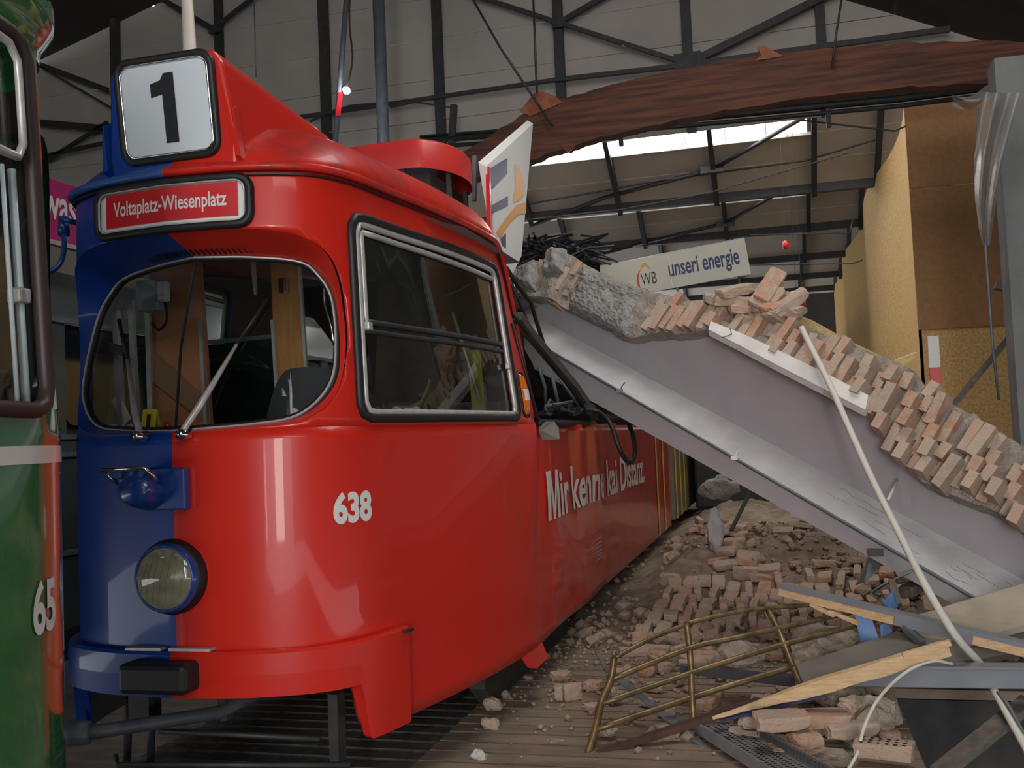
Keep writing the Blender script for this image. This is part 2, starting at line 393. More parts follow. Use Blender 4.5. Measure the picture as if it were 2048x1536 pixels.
# truss members in front of the gable
def truss(name, mb): return struct(mb, name, M_STEEL)
tr = MB()
yT = TY - .12
for q0, q1, wd_ in [((640, -40), (655, 300), .13), ((866, -40), (882, 260), .13), ((1110, -40), (1124, 220), .13), ((1368, -40), (1380, 190), .13), ((1636, -40), (1646, 130), .12), ((420, -40), (440, 160), .10), ((222, 60), (235, 330), .11)]:
    a, b = atY(*q0, yT), atY(*q1, yT); zt_ = min(aL0.z + sl * (b.x - aL0.x), aR0.z + sr * (b.x - aR0.x))
    tr.bar((b.x, yT, zt_), (b.x, yT, zc - .15 if b.x > -7 else b.z), wd_, .12, (0, 1, 0))
struct(tr, 'trim_3', M_STEEL)
tr = MB()
yT = TY - .22
for q0, q1, wd_ in [((560, 240), (1110, 160), .05), ((1110, 160), (1375, 130), .06), ((1375, 130), (1900, 58), .07), ((640, -110), (1118, 46), .06), ((1118, 46), (1375, 128), .06), ((1118, 46), (1360, -95), .07), ((1375, 128), (1675, -20), .10), ((560, 240), (200, 262), .05), ((430, 60), (310, -10), .08), ((430, 55), (520, -15), .05),
                    ((60, 122), (215, 180), .08), ((75, 245), (220, 258), .10), ((80, 330), (215, 245), .05), ((55, 118), (230, 220), .03), ((75, 315), (440, 235), .05)]:
    tr.bar(atY(*q0, yT), atY(*q1, yT), wd_, .06, (0, 1, 0))
for q, s_ in [((1375, 122), .28), ((1118, 46), .16), ((430, 58), .16)]:
    tr.box(atY(*q, yT - .03), (s_ * 1.3, .05, s_ * .8))
struct(tr, 'trim_4', M_STEEL)
# lower chord pipes and cables of the truss
tr = MB(); yT = TY - .9
for dy, r_ in ((0, .045), (14, .03), (-9, .02)):
    tr.tube([atY(840, 282 + dy, yT), atY(1100, 262 + dy, yT), atY(1500, 226 + dy, yT), atY(1800, 198 + dy, yT), atY(2060, 165 + dy, yT)], r_, 6)
tr.bar(atY(908, 210, yT), atY(903, 290, yT), .09, .06, (0, 1, 0)); tr.tube([atY(780, 215, yT), atY(830, 204, yT), atY(905, 215, yT)], .015, 5)
for x in (1095, 1240, 1655, 1020): tr.bar(atY(x, 268 - (x - 1100) * .09, yT), atY(x + 3, 305 - (x - 1100) * .09, yT), .06, .05, (0, 1, 0))
tr.tube([atY(620, 243, yT), atY(655, 225, yT), atY(700, 212, yT), atY(760, 206, yT)], .02, 5)
struct(tr, 'trim_5', M_STEEL)

# far shed roofs: slopes falling away from us, skylights along the ridge
vz = 6.0; pitch = .625
val_y = [atZ(1400, 391, vz).y, atZ(1350, 472, vz).y, atZ(1560, 512, vz).y, atZ(1600, 548, vz).y, atZ(1600, 575, vz).y]
xl, xr = -9.0, 4.55; sxr = .72
pn = MB(); bm_ = MB(); tr6 = MB()
for i, vy in enumerate(val_y):
    run = 3.35; ry = vy - run; rzz = vz + run * pitch
    def on(t, x, d=0): return Vector((x, vy + (ry - vy) * t, vz + (rzz - vz) * t - d))
    def onp(x, y, d=.12):                        # where the line of sight meets this slope
        r = W(x, y); k = (vz + vy * pitch - H) / (r[2] + pitch * r[1]); p = CAMP + r * k; return Vector((p[0], p[1], p[2] - d))
    t1 = (.308 if i == 0 else .229) if i < 2 else 1.0
    nb = 2 if i < 2 else 5
    for b_ in range(nb):
        ta = t1 * b_ / nb; tb = t1 * (b_ + 1) / nb - .004
        pn.hexa([on(ta, xl), on(ta, xr), on(tb, xr), on(tb, xl)], [on(ta, xl, -.06), on(ta, xr, -.06), on(tb, xr, -.06), on(tb, xl, -.06)])
    if i < 2:
        t2 = .62
        for ta, tb in ((t1, t1 + .15), (t1 + .153, t1 + .30), (t1 + .303, 1)):
            pn.hexa([on(ta, sxr), on(ta, xr), on(tb, xr), on(tb, sxr)], [on(ta, sxr, -.06), on(ta, xr, -.06), on(tb, xr, -.06), on(tb, sxr, -.06)])
        pn.hexa([on(t2, xl), on(t2, sxr), on(1, sxr), on(1, xl)], [on(t2, xl, -.06), on(t2, sxr, -.06), on(1, sxr, -.06), on(1, xl, -.06)])
        g_ = MB(); x = xl
        while x < sxr - .02:
            x2 = min(x + .68, sxr)
            g_.add([on(t1, x), on(t1, x2 - .02), on(t2, x2 - .02), on(t2, x)], [(0, 1, 2, 3)]); x = x2
        struct(g_, 'window_%d' % (i + 1), M_SKYP)
        fm = MB(); x = sxr
        while x > xl: fm.bar(on(t1, x, -.02), on(t2, x, -.02), .02, .03); x -= .68
        fm.bar(on(t1, xl, .02), on(t1, sxr + .1, .02), .05, .05)
        struct(fm, 'trim_%d' % (20 + i), M_CREAM)
    for x in (-6.2, -4.4, -2.67, -.89, .82, 1.87, 3.5): bm_.bar(on(-.03, x, .09), on(1, x, .09), .085, .16)
    bm_.box(((xl + xr) / 2, vy + .05, vz - .05), (xr - xl, .12, .20))
    seg = [[((1060, 440), (1210, 382)), ((1210, 382), (1425, 325)), ((1425, 325), (1625, 210))], [((1180, 505), (1265, 480)), ((1265, 480), (1450, 435)), ((1450, 435), (1560, 372))]]
    if i < 2:
        for a, b in seg[i]: tr6.tube([onp(*a), onp(*b)], .04, 6)
        q_ = [(1423, 325), (1450, 435)][i]; tr6.box(onp(*q_, .13), (.40, .12, .12))
    if i == 0: tr6.tube([onp(1060, 395), onp(1300, 350), onp(1610, 307), onp(1750, 265)], .02, 5)
    if i < len(val_y) - 1:
        ry2 = val_y[i + 1] - run; nx = max(ry2, vy + .12)
        nz = vz + (val_y[i + 1] - nx) * pitch
        pn.hexa([(xl, vy + .06, vz), (xr, vy + .06, vz), (xr, nx, nz), (xl, nx, nz)], [(xl, vy + .06, vz + .06), (xr, vy + .06, vz + .06), (xr, nx - .03, nz + .06), (xl, nx - .03, nz + .06)])
pn.hexa([(xl, vy, vz), (xr, vy, vz), (xr, 34, vz), (xl, 34, vz)], [(xl, vy, vz + .06), (xr, vy, vz + .06), (xr, 34, vz + .06), (xl, 34, vz + .06)])
struct(pn, 'ceiling_shed', M_CLAD); struct(bm_, 'trim_6', M_STEEL); struct(tr6, 'trim_7', M_STEEL)

# OSB hoarding on the right: long face towards the tracks, return face towards us
op = atZ(1808, 212, 6.0); oend = atZ(1665, 562, 6.0)
XO = op.x; YO = op.y
ob = MB()
n = 26
for i in range(n):
    ya = YO + (oend.y + 1.0 - YO) * i / n; yb = YO + (oend.y + 1.0 - YO) * (i + 1) / n
    xa = XO + .09 * math.sin(i * .62); xb = XO + .09 * math.sin((i + 1) * .62)
    xa = XO if i == 0 else xa
    ob.hexa([(xa, ya, 0), (xa, ya, 6.0), (xa + .04, ya, 6.0), (xa + .04, ya, 0)], [(xb, yb, 0), (xb, yb, 6.0), (xb + .04, yb, 6.0), (xb + .04, yb, 0)])
struct(ob, 'wall_hoarding', M_OSB)
ob = MB()
zt = atY(1850, 660, YO).z; zm = atY(1850, 560, YO).z
ob.box((XO + 1.6, YO + .02, zt / 2), (3.2, .04, zt)); struct(ob, 'wall_hoarding_base', M_OSB)
ob = MB()
z0 = zm
while z0 < 6.3:
    ob.box((XO + .545, YO - .02, z0 + .62), (1.10, .04, 1.235)); ob.box((XO + 2.2, YO - .02, z0 + .62), (2.19, .04, 1.235)); z0 += 1.25
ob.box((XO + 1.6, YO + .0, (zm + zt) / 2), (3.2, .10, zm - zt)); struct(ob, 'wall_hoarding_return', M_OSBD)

# steel column between the tracks and the leaning conduit beside it
c = MB(); p0 = atY(750, -60, 11.2); p1 = atY(772, 300, 11.2); xc = (p0.x + p1.x) / 2
pa = atY(762, 140, 11.2)
c.tube([(pa.x, 11.2, -.1), (pa.x, 11.2, 8.5)], .075, 16)
one(c, 'steel_column', M_GREYSTEEL, 'grey round steel column rising behind the red roof fairing', 'column')
t = thing('lamp_conduit', 'slim leaning grey conduit pole with a small bright white lamp and loose cable', 'lamp', atY(668, 300, 10.6)); pt = Part(t)
c = MB(); c.tube([atY(696, -40, 10.6), atY(668, 320, 10.6)], .032, 8); pt(c, 'pole', M_GREYSTEEL)
c = MB(); c.tube(cr([atY(700, -30, 10.5), atY(699, 50, 10.5), atY(705, 110, 10.5), atY(700, 150, 10.5), atY(694, 172, 10.5)]), .012, 6); pt(c, 'cable', M_RUB)
c = MB(); c.lathe([(0, -.05), (.03, -.04), (.042, 0), (.03, .04), (0, .05)], atY(693, 181, 10.45), (0, 1, 0), 16); pt(c, 'bulb', M_STAR, 'glowing white bulb')
c = MB(); c.bar(atY(681, 185, 10.55), atY(676, 232, 10.55), .05, .02, (0, 1, 0)); pt(c, 'tag', M_SIGNRED, 'red tag')

# broken glulam arch hanging across
gl = MB()
topl = [(872, 330), (960, 285), (1040, 232), (1100, 205), (1200, 175), (1350, 140), (1500, 112), (1650, 97), (1800, 86), (1930, 82), (2080, 82), (2200, 84)]
botl = [(872, 375), (960, 355), (1040, 330), (1100, 305), (1200, 275), (1350, 240), (1500, 213), (1650, 190), (1800, 176), (1930, 168), (2080, 160), (2200, 158)]
GY = 11.4
def gf(u, v, dy):
    k = u * (len(topl) - 1); i = min(int(k), len(topl) - 2); f = k - i
    a = Vector(topl[i]).lerp(Vector(topl[i + 1]), f); b = Vector(botl[i]).lerp(Vector(botl[i + 1]), f); q = a.lerp(b, v)
    p = atY(q.x, q.y, GY); j = .03 * noise((u * 40, v * 3, 1))
    return Vector((p.x, p.y + dy, p.z + j * (1 if v in (0, 1) else .3)))
loop = []
for i in range(67):
    u = i / 66; loop.append([gf(u, 0, 0), gf(u, .5, -.01), gf(u, 1, 0), gf(u, 1, .2), gf(u, 0, .2)])
vs = [p for l in loop for p in l]; fs = []
for i in range(66):
    for k in range(5): fs.append((i * 5 + k, (i + 1) * 5 + k, (i + 1) * 5 + (k + 1) % 5, i * 5 + (k + 1) % 5))
fs += [(4, 3, 2, 1, 0), tuple(66 * 5 + k for k in range(5))]
gl.add(vs, fs)
t = thing('roof_arch', 'broken dark brown laminated timber roof arch hanging above the skylights', 'roof beam', atY(1500, 160, GY)); pt = Part(t)
pt(gl, 'arch_beam', M_GLULAM)
def shard(pl, y0=GY - .02):
    a = [atY(*q, y0) for q in pl]; b = [p + Vector((0, .09, .01)) for p in a]; return MB().hexa(a, b)
pt(shard([(1040, 222), (1068, 186), (1085, 182), (1112, 193), (1125, 205), (1060, 232)]), 'splinter', mk('torn_wood', (.30, .10, .05), (.2, .06, .03), 10, .8), 'torn reddish splinter sticking up')
pt(shard([(1506, 122), (1522, 112), (1515, 92), (1530, 92), (1552, 104), (1568, 112)]), 'splinter', MATS['torn_wood'])
pt(shard([(1120, 290), (1152, 282), (1148, 296), (1140, 306), (1128, 300)]), 'splinter', M_GLULAM)
# hanging ropes
for nm, q, r_, lab in [('rope', [(935, -20), (1000, 95), (1105, 252)], .014, 'thin dark rope running slantwise down to the brown arch'), ('chain', [(1066, -20), (1070, 90), (1074, 186)], .014, 'dark chain hanging straight down to the torn arch splinter'), ('rope', [(1686, -20), (1672, 70), (1664, 135)], .012, 'thin rope hanging in front of the brown arch on the right'), ('rope', [(508, -20), (512, 155)], .01, 'pale thin cord hanging behind the red number box')]:
    m_ = MB(); m_.tube([atY(*p, GY - .1) for p in q], r_, 6); one(m_, nm, M_STEEL if lab[0] != 'p' else M_GREYSTEEL, lab, 'rope')

# ================================================================== red tram
TX, TYN = -2.70, 4.05
tram = thing('tram', 'red and blue tram numbered 638 with line sign 1, crushed by the fallen wall', 'tram', (TX, TYN, 0))
_prof = cr([(0, 0, 0), (.3, .03, 0), (.5, .09, 0), (.65, .18, 0), (.73, .30, 0), (.79, .47, 0), (.86, .8, 0), (.95, 1.2, 0), (1.03, 1.65, 0), (1.08, 2.1, 0), (1.093, 2.6, 0), (1.093, 5, 0), (1.093, 10.65, 0)], 10)
_prof[0].y = 0
_len = [0.0]
for a, b in zip(_prof[:-1], _prof[1:]): _len.append(_len[-1] + (b - a).length)
UL = _len[-1]
def prof(u):
    s = abs(u); lo = np.searchsorted(_len, s); lo = min(max(lo, 1), len(_len) - 1)
    f = (s - _len[lo - 1]) / (_len[lo] - _len[lo - 1]); p = _prof[lo - 1].lerp(_prof[lo], f); d = (_prof[lo] - _prof[lo - 1]).normalized()
    sg = 1 if u >= 0 else -1
    return sg * p.x, p.y, Vector((sg * d.y, -d.x, 0))       # x, y, outward normal
_uy = [p.y for p in _prof]
def u_of_y(y): return float(np.interp(y, _uy, _len))
_ux = [p.x for p in _prof]
def y_front(x): return float(np.interp(abs(x), _ux[:90], _uy[:90]))
def crush(yp): return -1.3 * max(0, yp - 2.15) ** 2
def surf(u, z, off=0.0):
    x, y, n = prof(u)
    sg = 1 if u >= 0 else -1
    lean = .13 * min(1.2, y / 2.2) * max(0, z - 1.8) / 1.05 if y < 4 else .13 * max(0, z - 1.8) / 1.05
    if z < 1.79: off += .008
    # dent behind the cab window
    if u > 0 and 1.6 < y < 5 and z < 1.8:
        c = 2.60 + .04 * math.sin(z * 5); off -= .055 * math.exp(-((y - c) / .09) ** 2) * sm(z, .95, 1.5) - .03 * math.exp(-((y - c + .24) / .12) ** 2) * sm(z, .8, 1.6)
        off += .012 * math.sin(y * 3.1 + z * 4) * sm(y, 1.9, 2.8) + .02 * math.sin(y * 9 + z * 2) * sm(y, 3.0, 4.4) * sm(z, .7, 1.7)
    zz = z + (crush(y) * sm(z, 2.2, 2.95) if u > 0 and z > 2.2 else 0)
    return Vector((TX + x - sg * lean, TYN + y, zz)) + n * off
def zbot(u):
    x, y, n = prof(u); a = abs(u)
    ua = u_of_y(.30)
    return .605 if a < ua else .343 + (.262) * (1 - sm(a, ua - .01, ua + .045))
pt = Part(tram)
M_SHELLIN = mk('shell_inside', (.10, .085, .07), rough=.8)
# lower body, both sides
def us(a, b, fine=.045, coarse=.16):
    out = []; u = a
    while u < b - 1e-6:
        out.append(u); u += fine if abs(u) < 4.6 else coarse
    out.append(b); return out
def gridsurf(mb, U, zfun, nz, off=0.0, sm_=True):
    vs = []; fs = []
    for u in U:
        for j in range(nz + 1): vs.append(surf(u, zfun(u, j / nz), off))
    for i in range(len(U) - 1):
        for j in range(nz):
            q = i * (nz + 1) + j; fs.append((q, q + nz + 1, q + nz + 2, q + 1))
    mb.add(vs, fs, sm_); return mb
def shell(mb, cutters, mats, name, th=.03):
    o = mb.build(name, mats)
    md = o.modifiers.new('s', 'SOLIDIFY'); md.thickness = th; md.offset = -1; md.material_offset = 1
    cs = []
    for c in cutters:
        co = c.build('c', M_INT); cs.append(co)
        bm = bmesh.new(); bm.from_mesh(co.data); bmesh.ops.recalc_face_normals(bm, faces=bm.faces); bm.to_mesh(co.data); bm.free()
        b = o.modifiers.new('b', 'BOOLEAN'); b.operation = 'DIFFERENCE'; b.object = co; b.solver = 'EXACT'
    dg = bpy.context.evaluated_depsgraph_get(); me = bpy.data.meshes.new_from_object(o.evaluated_get(dg))
    for c in cs: bpy.data.objects.remove(c)
    bpy.data.objects.remove(o)
    me.transform(Matrix.Translation((-TX, -TYN, 0)))
    n = bpy.data.objects.new(name, me); COL.objects.link(n); n.parent = tram
    return n
u2 = u_of_y(2.9)
lo1 = MB(); gridsurf(lo1, us(-UL, u2), lambda u, t: zbot(u) + (1.789 - zbot(u)) * t, 22)
shell(lo1, [], [M_PAINT, M_SHELLIN], 'lower_body')
lo2 = MB(); gridsurf(lo2, us(u2, UL, .05, .09), lambda u, t: zbot(u) + (1.789 - zbot(u)) * t, 24)
shell(lo2, [], [M_DUSTY, M_SHELLIN], 'side_panel').__setitem__('label', 'dusty dented red side panel')
# upper body with its openings
uE = u_of_y(2.62)
OPEN = [(0, 2.715), (.18, 2.72), (.42, 2.71), (.56, 2.69), (.657, 2.645), (.70, 2.58), (.72, 2.49), (.73, 2.38), (.735, 2.15), (.70, 1.93), (.595, 1.83), (.37, 1.80), (0, 1.793)]
GLASS = [(0, 2.64), (.25, 2.632), (.485, 2.60), (.58, 2.53), (.655, 2.40), (.69, 2.15), (.67, 1.98), (.545, 1.85), (.33, 1.815), (0, 1.80)]
def full(half, n=8):
    h = cr([(x, 0, z) for x, z in half], n); r = [(p.x, p.z) for p in h]
    return r + [(-x, z) for x, z in r[-2:0:-1]]
def resample(loop, n):
    P = [Vector((x, z)) for x, z in loop]; P.append(P[0]); L = [0]
    for a, b in zip(P[:-1], P[1:]): L.append(L[-1] + (b - a).length)
    return [(float(np.interp(L[-1] * k / n, L, [p.x for p in P])), float(np.interp(L[-1] * k / n, L, [p.y for p in P]))) for k in range(n)]
opl = resample(full(OPEN), 120); gll = resample(full(GLASS), 120)
wcut = MB(); wcut.hexa([(TX + x, TYN - .5, z) for x, z in opl][::-1], [(TX + x, TYN + .8, z) for x, z in opl][::-1])
def rrect(y0, y1, z0, z1, r, n=6):
    out = []
    for cy, cz, a0 in ((y1 - r, z1 - r, 0), (y0 + r, z1 - r, 90), (y0 + r, z0 + r, 180), (y1 - r, z0 + r, 270)):
        for k in range(n + 1):
            a = math.radians(a0 + 90 * k / n); out.append((cy + r * math.cos(a), cz + r * math.sin(a)))
    return out
WY0, WY1, WZ0, WZ1 = .385, 2.17, 1.825, 2.815
sidecut = []
for sg in (1, -1):
    c = MB(); L = rrect(WY0 + .02, WY1 - .02, WZ0, WZ1, .06)
    a = [(TX + sg * .42, TYN + y, z) for y, z in L]; b = [(TX + sg * 1.4, TYN + y, z) for y, z in L]
    c.hexa(a if sg > 0 else a[::-1], b if sg > 0 else b[::-1]); sidecut.append(c)
for k in range(4):
    c = MB(); L = rrect(2.75 + k * 1.85, 4.35 + k * 1.85, 1.9, 2.75, .08)
    c.hexa([(TX - 1.5, TYN + y, z) for y, z in L][::-1], [(TX - .6, TYN + y, z) for y, z in L][::-1]); sidecut.append(c)
up_ = MB(); gridsurf(up_, us(-UL, uE), lambda u, t: 1.789 + (3.005 - 1.789) * t, 22)
shell(up_, [wcut] + sidecut, [M_PAINT, M_SHELLIN], 'upper_body')
# hood lining between brow and windscreen
def yg(x, z): return .02 + .247 * (z - 1.8) + .30 * abs(x)
hl = MB(); n = 120; vs = []
for r in range(5):
    t = r / 4
    for (x0, z0), (x1, z1) in zip(opl, gll):
        a = Vector((x0, y_front(x0) - .002, z0)); b = Vector((x1, yg(x1, z1), z1)); p = a.lerp(b, t)
        vs.append((TX + p.x, TYN + p.y, p.z))
fs = [(r * n + k, (r + 1) * n + k, (r + 1) * n + (k + 1) % n, r * n + (k + 1) % n) for r in range(4) for k in range(n)]
hl.add(vs, fs, True); hood = pt(hl, 'windscreen_hood', M_PAINT)
vg = MB()
for i in range(46):
    x = -.56 + i * .025; z = 2.655 - .10 * max(0, abs(x) - .45) ; y = (y_front(x) * .25 + yg(x, z) * .75)
    vg.bar((TX + x, TYN + y - .03, z + .012), (TX + x, TYN + y + .015, z - .006), .006, .012)
pt(vg, 'vent_slots', M_BLK, under=hood)
# windscreen: two panes meeting in a V
rim = [Vector((TX + x, TYN + yg(x, z), z)) for x, z in gll]
for sg in (1, -1):
    m = MB(); P = [(x, z) for x, z in gll if x * sg >= -.004]
    if sg < 0:
        i0 = max(range(len(P)), key=lambda i: 0 if i == 0 else (Vector(P[i]) - Vector(P[i - 1])).length)
        P = P[i0:] + P[:i0]
    m.add([(TX + x, TYN + yg(x, z) + .004, z) for x, z in P], [tuple(range(len(P)))]); pt(m, 'windscreen', M_GLASS2)
m = MB(); m.tube(rim, .019, 8, closed=True); seal = pt(m, 'windscreen_seal', M_RUB)
m = MB(); m.tube([p + Vector((0, -.02, 0)) for p in rim], .0055, 5, closed=True); pt(m, 'seal_bead', M_ALU, under=seal)
m = MB(); m.tube([(TX, TYN + yg(0, 2.64), 2.64), (TX - .03, TYN + yg(.03, 2.2), 2.2), (TX, TYN + yg(0, 1.8), 1.8)], .007, 5); pt(m, 'pane_joint', M_RUB, under=seal)
# gutter and roof
ug = u_of_y(3.1)
m = MB(); m.tube([surf(u, 3.0, .02) for u in us(-UL, ug, .06)], .022, 6); pt(m, 'gutter', M_ROOFP)
m = MB(); m.tube([surf(u, 2.965, .012) for u in us(-UL, ug, .06)], .007, 5); pt(m, 'gutter_seam', M_BLK)
def roofp(u, t):
    x, y, n_ = prof(u); b = surf(u, 3.005, .012)
    k = 1 - sm(y, 0, 2.4)
    q = (1 - (1 - t) ** 2.6) ** .5
    xx = b.x + (TX - b.x) * t * .98
    return Vector((xx, b.y + t ** .5 * .60 * k, b.z + .36 * q))
m = MB(); U = us(-UL, ug, .06); nv = 16
vs = [roofp(u, .0 + .98 * (j / nv) ** 1.6) for u in U for j in range(nv + 1)]
fs = [(i * (nv + 1) + j, (i + 1) * (nv + 1) + j, (i + 1) * (nv + 1) + j + 1, i * (nv + 1) + j + 1) for i in range(len(U) - 1) for j in range(nv)]
m.add(vs, fs, True); o = pt(m, 'roof', [M_ROOFP, M_SHELLIN], 'red and blue domed roof with sooty marks'); sd = o.modifiers.new('s', 'SOLIDIFY'); sd.thickness = .03; sd.offset = -1; sd.material_offset = 1
# crushed roof flap going down under the fallen beam
m = MB(); m.grid(lambda a, b: Vector((TX - .9 + 1.6 * a, TYN + 2.9 + 1.8 * b, 2.95 - .9 * b + .06 * noise((a * 5, b * 5, 3)))), 10, 10)
pt(m, 'crushed_roof_sheet', M_INT)
# number sign box
bx = MB()
f0 = [(-.335, .055, 3.0), (.335, .055, 3.0), (.345, .05, 3.12), (.30, .0, 3.50), (.255, -.005, 3.565), (-.255, -.005, 3.565), (-.30, .0, 3.50), (-.345, .05, 3.12)]
f1 = [(-.33, 1.25, 3.0), (.33, 1.25, 3.0), (.33, 1.2, 3.12), (.29, 1.2, 3.46), (.25, 1.2, 3.50), (-.25, 1.2, 3.50), (-.29, 1.2, 3.46), (-.33, 1.2, 3.12)]
T3 = lambda p: (TX + p[0], TYN + p[1], p[2])
bx.hexa([T3(p) for p in f0][::-1], [T3(p) for p in f1][::-1]); sb = pt(bx, 'sign_box', M_PAINT, 'blue and red box holding the line number', bevel=.02)
for sg in (1, -1):
    m = MB(); m.hexa([T3((sg * .335, .10, 3.03)), T3((sg * .34, .03, 3.06)), T3((sg * .345, .01, 3.27)), T3((sg * .335, .06, 3.30))], [T3((sg * .36, .10, 3.03)), T3((sg * .37, .03, 3.05)), T3((sg * .35, .01, 3.27)), T3((sg * .342, .06, 3.30))]); pt(m, 'side_fin', M_PAINT, under=sb)
def plate(loop2, yfun): return [T3((x, yfun(x, z), z)) for x, z in loop2]
sy = lambda x, z: .052 - (z - 3.1) * .13
L1 = rrect(-.25, .25, 3.085, 3.545, .06)
m = MB(); m.tube([T3((x, sy(x, z) - .01, z)) for x, z in L1], .019, 8, closed=True); pt(m, 'sign_frame', M_RUB, under=sb)
L2 = rrect(-.232, .232, 3.103, 3.527, .05)
m = MB(); m.tube([T3((x, sy(x, z) - .018, z)) for x, z in L2], .006, 6, closed=True); pt(m, 'sign_trim', M_CHROME, under=sb)
m = MB(); m.add(plate(L2, lambda x, z: sy(x, z) - .012), [tuple(range(len(L2)))[::-1]]); pt(m, 'sign_glass', M_LAMPG, under=sb)
m = MB(); D1 = [(-.015, 3.155), (.052, 3.155), (.052, 3.475), (.0, 3.475), (-.02, 3.445), (-.075, 3.432), (-.075, 3.37), (-.015, 3.38)]
m.add(plate(D1, lambda x, z: sy(x, z) - .016), [tuple(range(len(D1)))]); pt(m, 'line_digit', M_BLK, 'black digit 1', under=sb)
# destination sign
L = rrect(-.405, .405, 2.735, 2.955, .055)
yd = lambda x: y_front(x) - .018
m = MB(); m.tube([T3((x, yd(x), z)) for x, z in resample(L, 90)], .021, 8, closed=True); ds = pt(m, 'destination_sign', M_RUB)
m = MB(); N = 24
m.grid(lambda a, b: Vector(T3((-.395 + .79 * a, yd(-.395 + .79 * a) + .0, 2.745 + .2 * b))), N, 1); pt(m, 'sign_backing', M_PAPER, under=ds)
m = MB(); m.grid(lambda a, b: Vector(T3((-.345 + .70 * a, yd(-.345 + .70 * a) - .004, 2.772 + .158 * b))), N, 1); pt(m, 'sign_field', M_SIGNRED, under=ds)
m = MB(); text_on(m, 'Voltaplatz-Wiesenplatz', .60, .092, lambda a, b: Vector(T3((-.295 + a, yd(-.295 + a) - .007, 2.800 + b))), .018); pt(m, 'lettering', M_WHITE, 'white destination lettering', under=ds)
m = MB(); m.tube([T3((x, yd(x) - .012, z)) for x, z in resample(rrect(-.386, .386, 2.753, 2.937, .04), 90)], .005, 5, closed=True); pt(m, 'sign_trim', M_ALU, under=ds)
# belt trim line
# wipers
def wiper(base, elbow, tip, wide):
    m = MB(); b = Vector(base); e = Vector(elbow); t = Vector(tip)
    m.tube([b + Vector((0, -.05, -.02)), b + Vector((0, -.05, .02)), b.lerp(e, .3) + Vector((0, -.05, 0)), e + Vector((0, -.03, 0))], [.018, .016, wide, .008], 8); w_ = pt(m, 'wiper', M_ALU)
    m = MB(); m.tube([e + Vector((0, -.03, 0)), t + Vector((0, -.03, 0))], [.008, .010], 6); pt(m, 'wiper_blade', M_RUB, under=w_)
    m = MB(); m.lathe([(0, -.09), (.022, -.085), (.026, -.03), (.026, .0)], b, (0, 1, 0), 14); pt(m, 'wiper_pivot', M_CHROME, under=w_)
def G(x, y):   # point on the windscreen seen at a pixel of the photograph
    r = W(x, y)
    for s in (1, -1):
        den = r[1] - .247 * r[2] - .30 * s * r[0]; nu = TYN + .02 + .247 * (H - 1.8) + .30 * s * 2.70
        p = Vector(CAMP + r * (nu / den))
        if (p.x - TX) * s >= 0: return p
    return p
wiper(atY(292, 872, 4.05), G(262, 720), G(245, 640), .016)
wiper(atY(380, 868, 4.06), G(480, 690), G(540, 600), .018)
# side windows: rubber, rails, panes
for sg in (1, -1):
    def Q(y, z, off=0): return surf(sg * u_of_y(y), z, off)
    L = resample(rrect(WY0, WY1, WZ0, WZ1, .07), 100)
    m = MB(); m.tube([Q(y, z, .004) for y, z in L], .024, 8, closed=True); sw = pt(m, 'side_window', M_RUB)
    L = resample(rrect(WY0 + .04, WY1 - .05, WZ0 + .03, WZ1 - .035, .05), 100)
    m = MB(); m.tube([Q(y, z, .004) for y, z in L], .017, 6, closed=True); pt(m, 'window_frame', M_ALU, under=sw)
    L = [(WY1 - .09, WZ1 - .09), (WY0 + .085, WZ1 - .07), (WY0 + .085, 2.29)]
    m = MB(); m.tube([Q(y + (q - y) * k / 12, z + (r_ - z) * k / 12, -.004) for (y, z), (q, r_) in zip(L[:-1], L[1:]) for k in range(13)], .016, 6); pt(m, 'sash_frame', M_ALU, under=sw)
    m = MB(); m.tube([Q(WY0 + .05 + (WY1 - WY0 - .12) * k / 14, 2.30, -.012) for k in range(15)], .016, 6); m.tube([Q(WY0 + .05 + (WY1 - WY0 - .12) * k / 14, 2.255, -.012) for k in range(15)], .014, 6); pt(m, 'sash_bar', M_STEEL, under=sw)
    for y, z in ((WY0 + .085, 2.275), (WY1 - .07, 2.16)):
        m = MB(); m.box(Q(y, z, .01), (.03, .05, .04)); pt(m, 'window_catch', M_ALU, under=sw, bevel=.006)
    m = MB(); m.grid(lambda a, b: Q(WY0 + .02 + (WY1 - WY0 - .05) * a, WZ0 + .01 + (WZ1 - WZ0 - .03) * b, -.018), 16, 4, flip=sg < 0); pt(m, 'window_pane', M_GLASS, under=sw)
# amber indicator on the pillar
m = MB(); m.grid(lambda a, b: surf(u_of_y(2.30 + .13 * a), 1.845 + .28 * b, .004 + .035 * (math.sin(math.pi * a) ** .5) * (math.sin(math.pi * b) ** .3)), 6, 14); ind = pt(m, 'indicator_lamp', M_AMBER, 'amber side lamp')
m = MB(); m.grid(lambda a, b: surf(u_of_y(2.305 + .12 * a), 1.945 + .075 * b, .008 + .036 * (math.sin(math.pi * a) ** .5)), 6, 4); pt(m, 'clear_lens', mk('clear_lens', (.7, .68, .62), rough=.1, coat=1), under=ind)
m = MB(); m.tube([surf(u_of_y(y), z, .004) for y, z in resample(rrect(2.29, 2.44, 1.835, 2.135, .05), 30)], .01, 6, closed=True); pt(m, 'lamp_base', M_RUB, under=ind)
